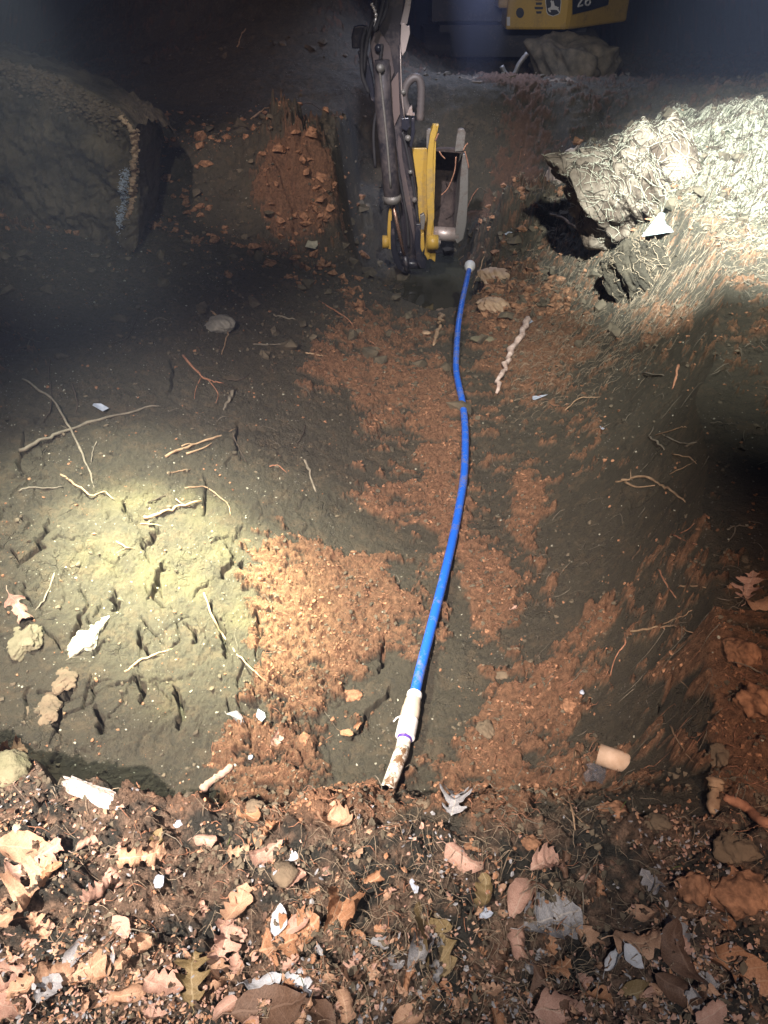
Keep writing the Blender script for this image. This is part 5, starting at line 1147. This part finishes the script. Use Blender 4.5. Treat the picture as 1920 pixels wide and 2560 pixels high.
for k, pts in enumerate([[(1140, 392), (1136, 430), (1120, 470), (1103, 488)], [(1098, 378), (1104, 388), (1113, 397)], [(1158, 376), (1164, 364), (1170, 358)], [(1162, 378), (1168, 400), (1172, 420)], [(1088, 352), (1094, 338), (1097, 334)]]):
    q = [at_y(a, b, 6.80) for a, b in pts]; V, Fc = tube_vf(smooth_path(q, 4), .0055, 6); c0 = q[0]
    o = mesh("root", V - c0, Fc, M["wood_red"], None, True); o.location = c0
    tag(o, ["thin root hanging down across the dark inside of the bucket", "short broken root caught on the bucket lip beside the yellow plate", "short twig sticking up from the bucket corner", "thin root draped over the grey bucket side", "tiny root caught on the yellow bucket plate"][k], "root", "roots caught on the bucket")

# house of the digger
YB = 11.0
def hp_(a, b, Y): return at_y(a, b, Y)
zlow = at_y(1300, 75, YB)[2]; ztop = zlow + 1.0
xl, xl2, xc_, xr_ = hp_(1264, 75, YB)[0], hp_(1246, 20, YB)[0], hp_(1424, 76, YB)[0], hp_(1560, 14, 12.5)[0]
cc = np.array([xc_, YB]); ce = np.array([xr_, 12.35]); z22 = hp_(1264, 22, YB)[2]
def poly_prism(name, xy, z0, z1, mat, parent=None, bv=.03, slope=0):
    A = [(x, y, z0 + slope * (y - YB)) for x, y in xy]; B = [(x, y, z1) for x, y in xy]; V, Fc = prism_vf(A, B); return dmesh(name, V, Fc, mat, parent, bv=bv)
foot = [(xl, YB), (xc_ - .06, YB), (xc_, YB + .03), (xc_ + .10, YB + .12), (ce[0] - .05, ce[1] - .25), (ce[0], ce[1]), (ce[0] - .2, 13.0), (xl, 13.0)]
house = poly_prism("counterweight", foot, zlow, ztop, YEL, slope=0.0)
poly_prism("frame_plate", [(xl2, YB + .05), (xl + .05, YB + .05), (xl + .05, YB + .6), (xl2, YB + .6)], z22, ztop, YEL)
dmesh("rear_frame", *prism_vf([(xl - .9, YB + .5, zlow + .05), (xl, YB + .5, zlow + .05), (xl, YB + .5, ztop), (xl - .9, YB + .5, ztop)], [(xl - .9, 12.6, zlow + .05), (xl, 12.6, zlow + .05), (xl, 12.6, ztop), (xl - .9, 12.6, ztop)]), BLK)
def on_face(a, b, off=.012): p = at_y(a, b, YB); p[1] -= off; return p
def face_poly(name, pts, off, th, mat, parent, bv=0):
    A = [on_face(a, b, off) for a, b in pts]; B = [p + np.array([0, th, 0]) for p in A]; V, Fc = prism_vf(A, B); return dmesh(name, V, Fc, mat, parent, bv=bv)
NAVY = paint("dark_decal", (.012, .016, .030), .4, .05); WHT = paint("white_decal", (.55, .55, .55), .4, .1); 
def circ(cx, cy, r, n=24, ry=None): return [(cx + r * math.cos(2 * math.pi * i / n), cy + (ry or r) * math.sin(2 * math.pi * i / n)) for i in range(n)]
face_poly("round_hole", circ(1300, 32, 10, ry=13), .006, .004, NAVY, house)
for yy, hw in ((-2, 10), (9, 8), (20, 11), (31, 7)): face_poly("vent_slot", [(1347 - hw, yy - 3), (1347 + hw, yy - 3), (1347 + hw - 1, yy + 3), (1347 - hw + 1, yy + 3)], .006, .004, NAVY, house)
face_poly("sticker", [(1267, 42), (1275, 42), (1275, 64), (1267, 64)], .006, .003, WHT, house)
# shield emblem with a leaping deer
sh_o = [(1364, -22), (1401, -22), (1403, 5), (1400, 30), (1396, 36), (1382, 41), (1370, 37), (1366, 30), (1363, 5)]
cx_, cy_ = 1383, 8
em = face_poly("emblem", sh_o, .008, .004, WHT, house)
face_poly("emblem_field", [((a - cx_) * .92 + cx_, (b - cy_) * .94 + cy_) for a, b in sh_o], .012, .004, NAVY, em)
deer = [(1369, 20), (1373, 19), (1377, 17), (1379, 12), (1377, 7), (1375, 3), (1379, 4), (1378, 0), (1381, 3), (1383, 1), (1382, 6), (1385, 9), (1386, 14), (1392, 16), (1394, 18), (1397, 17), (1395, 21), (1398, 29), (1401, 34), (1396, 30), (1392, 25), (1386, 24), (1379, 24), (1373, 25), (1375, 29), (1377, 30), (1373, 30), (1369, 24)]
import bmesh
def ngon_face(name, pts3, th, mat, parent):
    bm = bmesh.new(); vs = [bm.verts.new(Vector(p) - Vector(DL)) for p in pts3]; f = bm.faces.new(vs); bmesh.ops.triangulate(bm, faces=[f])
    me = bpy.data.meshes.new(name); bm.to_mesh(me); bm.free(); me.materials.append(mat); o = link(name, me, parent); md = o.modifiers.new("t", 'SOLIDIFY'); md.thickness = th; return o
ngon_face("deer_figure", [on_face(a, b, .016) for a, b in deer], .003, WHT, em)
# dark panel with the number on the receding flank
fa = np.array([xc_ + .10, YB + .12]); fb = np.array([ce[0] - .05, ce[1] - .25]); fd = (fb - fa) / np.linalg.norm(fb - fa); fn = np.array([fd[1], -fd[0]])
def flank(px, py, off=.012):
    d_ = ray(px, py); o2 = fa + fn * off; A_ = np.array([[d_[0], -fd[0]], [d_[1], -fd[1]]]); t, s_ = np.linalg.solve(A_, o2)
    return d_ * t + np.array([0, 0, CAM_H])
pan = ngon_face("number_panel", [flank(a, b, .010) for a, b in [(1431, -40), (1531, -60), (1520, 12), (1478, 25), (1431, 36)]], .004, NAVY, house)
def stroke(pts, wd_, parent):
    P_ = [flank(a, b, .020) for a, b in pts]; V, Fc = tube_vf(smooth_path(P_, 4), wd_, 6); return V, Fc
for nm, pts in (("digit_two", [(1447, -8), (1451, -13), (1457, -12), (1458, -6), (1452, 4), (1445, 15), (1450, 15), (1456, 13)]), ("digit_six", [(1473, -14), (1467, -6), (1464, 4), (1465, 11), (1470, 13), (1475, 8), (1475, 2), (1471, -1), (1466, 3)])):
    V, Fc = stroke(pts, .011, pan); dmesh(nm, V, Fc, WHT, pan)
dtube("lamp_bezel", [at_y(1556, 8, 12.3), at_y(1552, 26, 12.3)], [.03, .03], STL)
# undercarriage
for nm, x0 in (("track", xl - 1.0), ("track", xc_ + .1)):
    P_ = [(x0 + .15, YB + .2 + .3, 0.33)]
    n = 28; pr = []
    for i in range(n):
        a = 2 * math.pi * i / n; yy = math.cos(a); zz = math.sin(a); pr.append((x0, 11.9 + .62 * np.sign(yy) * abs(yy) ** .6 * 1.2, .32 + .20 * np.sign(zz) * abs(zz) ** .8))
    V, Fc = prism_vf(pr, [(p[0] + .34, p[1], p[2]) for p in pr]); dmesh("track", V, Fc, RUB, bv=.01)
dmesh("track_frame", *prism_vf([(xl - .8, 11.4, .22), (xc_ + .3, 11.4, .22), (xc_ + .3, 11.4, zlow + .02), (xl - .8, 11.4, zlow + .02)], [(xl - .8, 12.4, .22), (xc_ + .3, 12.4, .22), (xc_ + .3, 12.4, zlow + .02), (xl - .8, 12.4, zlow + .02)]), BLK)
dmesh("cab", *prism_vf([(xl + .1, 11.3, ztop), (xc_ + .1, 11.3, ztop), (xc_ + .1, 12.8, ztop), (xl + .1, 12.8, ztop)], [(xl + .2, 11.4, ztop + 1.2), (xc_, 11.4, ztop + 1.2), (xc_, 12.7, ztop + 1.2), (xl + .2, 12.7, ztop + 1.2)]), BLK, bv=.05)

# bent grey pipe and mound on the ledge under the digger
c0 = at_y(1275, 190, 9.4); V, Fc = tube_vf(smooth_path([at_y(a, b, 9.4) for a, b in [(1254, 165), (1262, 182), (1275, 191), (1287, 184), (1298, 160), (1319, 133)]], 6) - c0, .026, 10)
o = mesh("bent_pipe", V, Fc, GRYM, None, True); o.location = c0; tag(o, "bent grey pipe lying in a hook on the ledge under the excavator", "pipe")
p = at_y(1440, 170, 10.2); o = link("earth_mound", rock_mesh("earth_mound", M["crumb_dark"], .62, .4, .42, 77, 5, .5, 6)); o.location = (p[0], p[1], p[2] - .05); tag(o, "grey brown lump of earth on the ledge right of the bent pipe", "earth lump")
ob = slab("t", [(1150, 203), (1240, 205), (1262, 209), (1420, 207), (1436, 203), (1436, 214), (1300, 217), (1150, 213)], 8.55, .35, M["clod"])
me = ob.data; c0 = at_y(1290, 210, 8.55); me.transform(Matrix.Translation(Vector(DL) - Vector(c0))); ob.parent = None; ob.name = "timber_edging"; ob.location = c0
tag(ob, "long flat muddy edge of turf along the top of the far wall", "turf edge"); ob.name = "turf_edge"

# still water at the bottom of the deep hole
V = [(-.25, 5.6, -1.085), (1.0, 5.6, -1.085), (1.0, 7.6, -1.085), (-.25, 7.6, -1.085)]
m, n, l, b = new_mat("muddy_water"); b.inputs["Base Color"].default_value = (.045, .045, .03, 1); b.inputs["Roughness"].default_value = .06
tag(mesh("water", V, [(0, 1, 2, 3)], m), kind="structure")
# smoke column added for the pale light streak, mostly lens flare
def smoke():
    me = rock_mesh("streak_smoke", None, .38, .38, 1.6, 5, 4, .3, 0)
    m = bpy.data.materials.new("smoke"); m.use_nodes = True; n = m.node_tree.nodes; n.clear(); l = m.node_tree.links
    o_ = n.new("ShaderNodeOutputMaterial"); v = n.new("ShaderNodeVolumePrincipled"); l.new(v.outputs[0], o_.inputs["Volume"])
    v.inputs["Color"].default_value = (.62, .68, .92, 1)
    co = nd(n, "ShaderNodeTexCoord").outputs["Object"]; mp = nd(n, "ShaderNodeMapping"); mp.inputs["Scale"].default_value = (2.7, 2.7, .62); l.new(co, mp.inputs[0])
    ln = nd(n, "ShaderNodeVectorMath", operation='LENGTH'); l.new(mp.outputs[0], ln.inputs[0])
    d = math_(n, l, 'MAXIMUM', math_(n, l, 'SUBTRACT', 1.0, ln.outputs["Value"]), 0.0)
    mp2 = nd(n, "ShaderNodeMapping"); mp2.inputs["Scale"].default_value = (1, 1, .25); l.new(co, mp2.inputs[0])
    l.new(math_(n, l, 'MULTIPLY', math_(n, l, 'MULTIPLY', d, noise(n, l, mp2.outputs[0], 4, 2)), 0.9), v.inputs["Density"])
    me.materials.clear(); me.materials.append(m); o = link("streak_smoke", me); o.location = (.93, 8.55, 1.55); tag(o, kind="stuff")
smoke()

# ================================================================== smoke and damp air
def haze():
    V, Fc = box_vf((-14, -7, -3), (16, 160, 9))
    m = bpy.data.materials.new("haze"); m.use_nodes = True; n = m.node_tree.nodes; n.clear()
    o_ = n.new("ShaderNodeOutputMaterial"); v = n.new("ShaderNodeVolumePrincipled"); m.node_tree.links.new(v.outputs[0], o_.inputs["Volume"])
    v.inputs["Color"].default_value = (.50, .58, .92, 1); v.inputs["Density"].default_value = HAZE; v.inputs["Anisotropy"].default_value = 0.0
    o = mesh("haze", V, Fc, m); return tag(o, kind="stuff")
HAZE = 0.0045
if HAZE: haze()
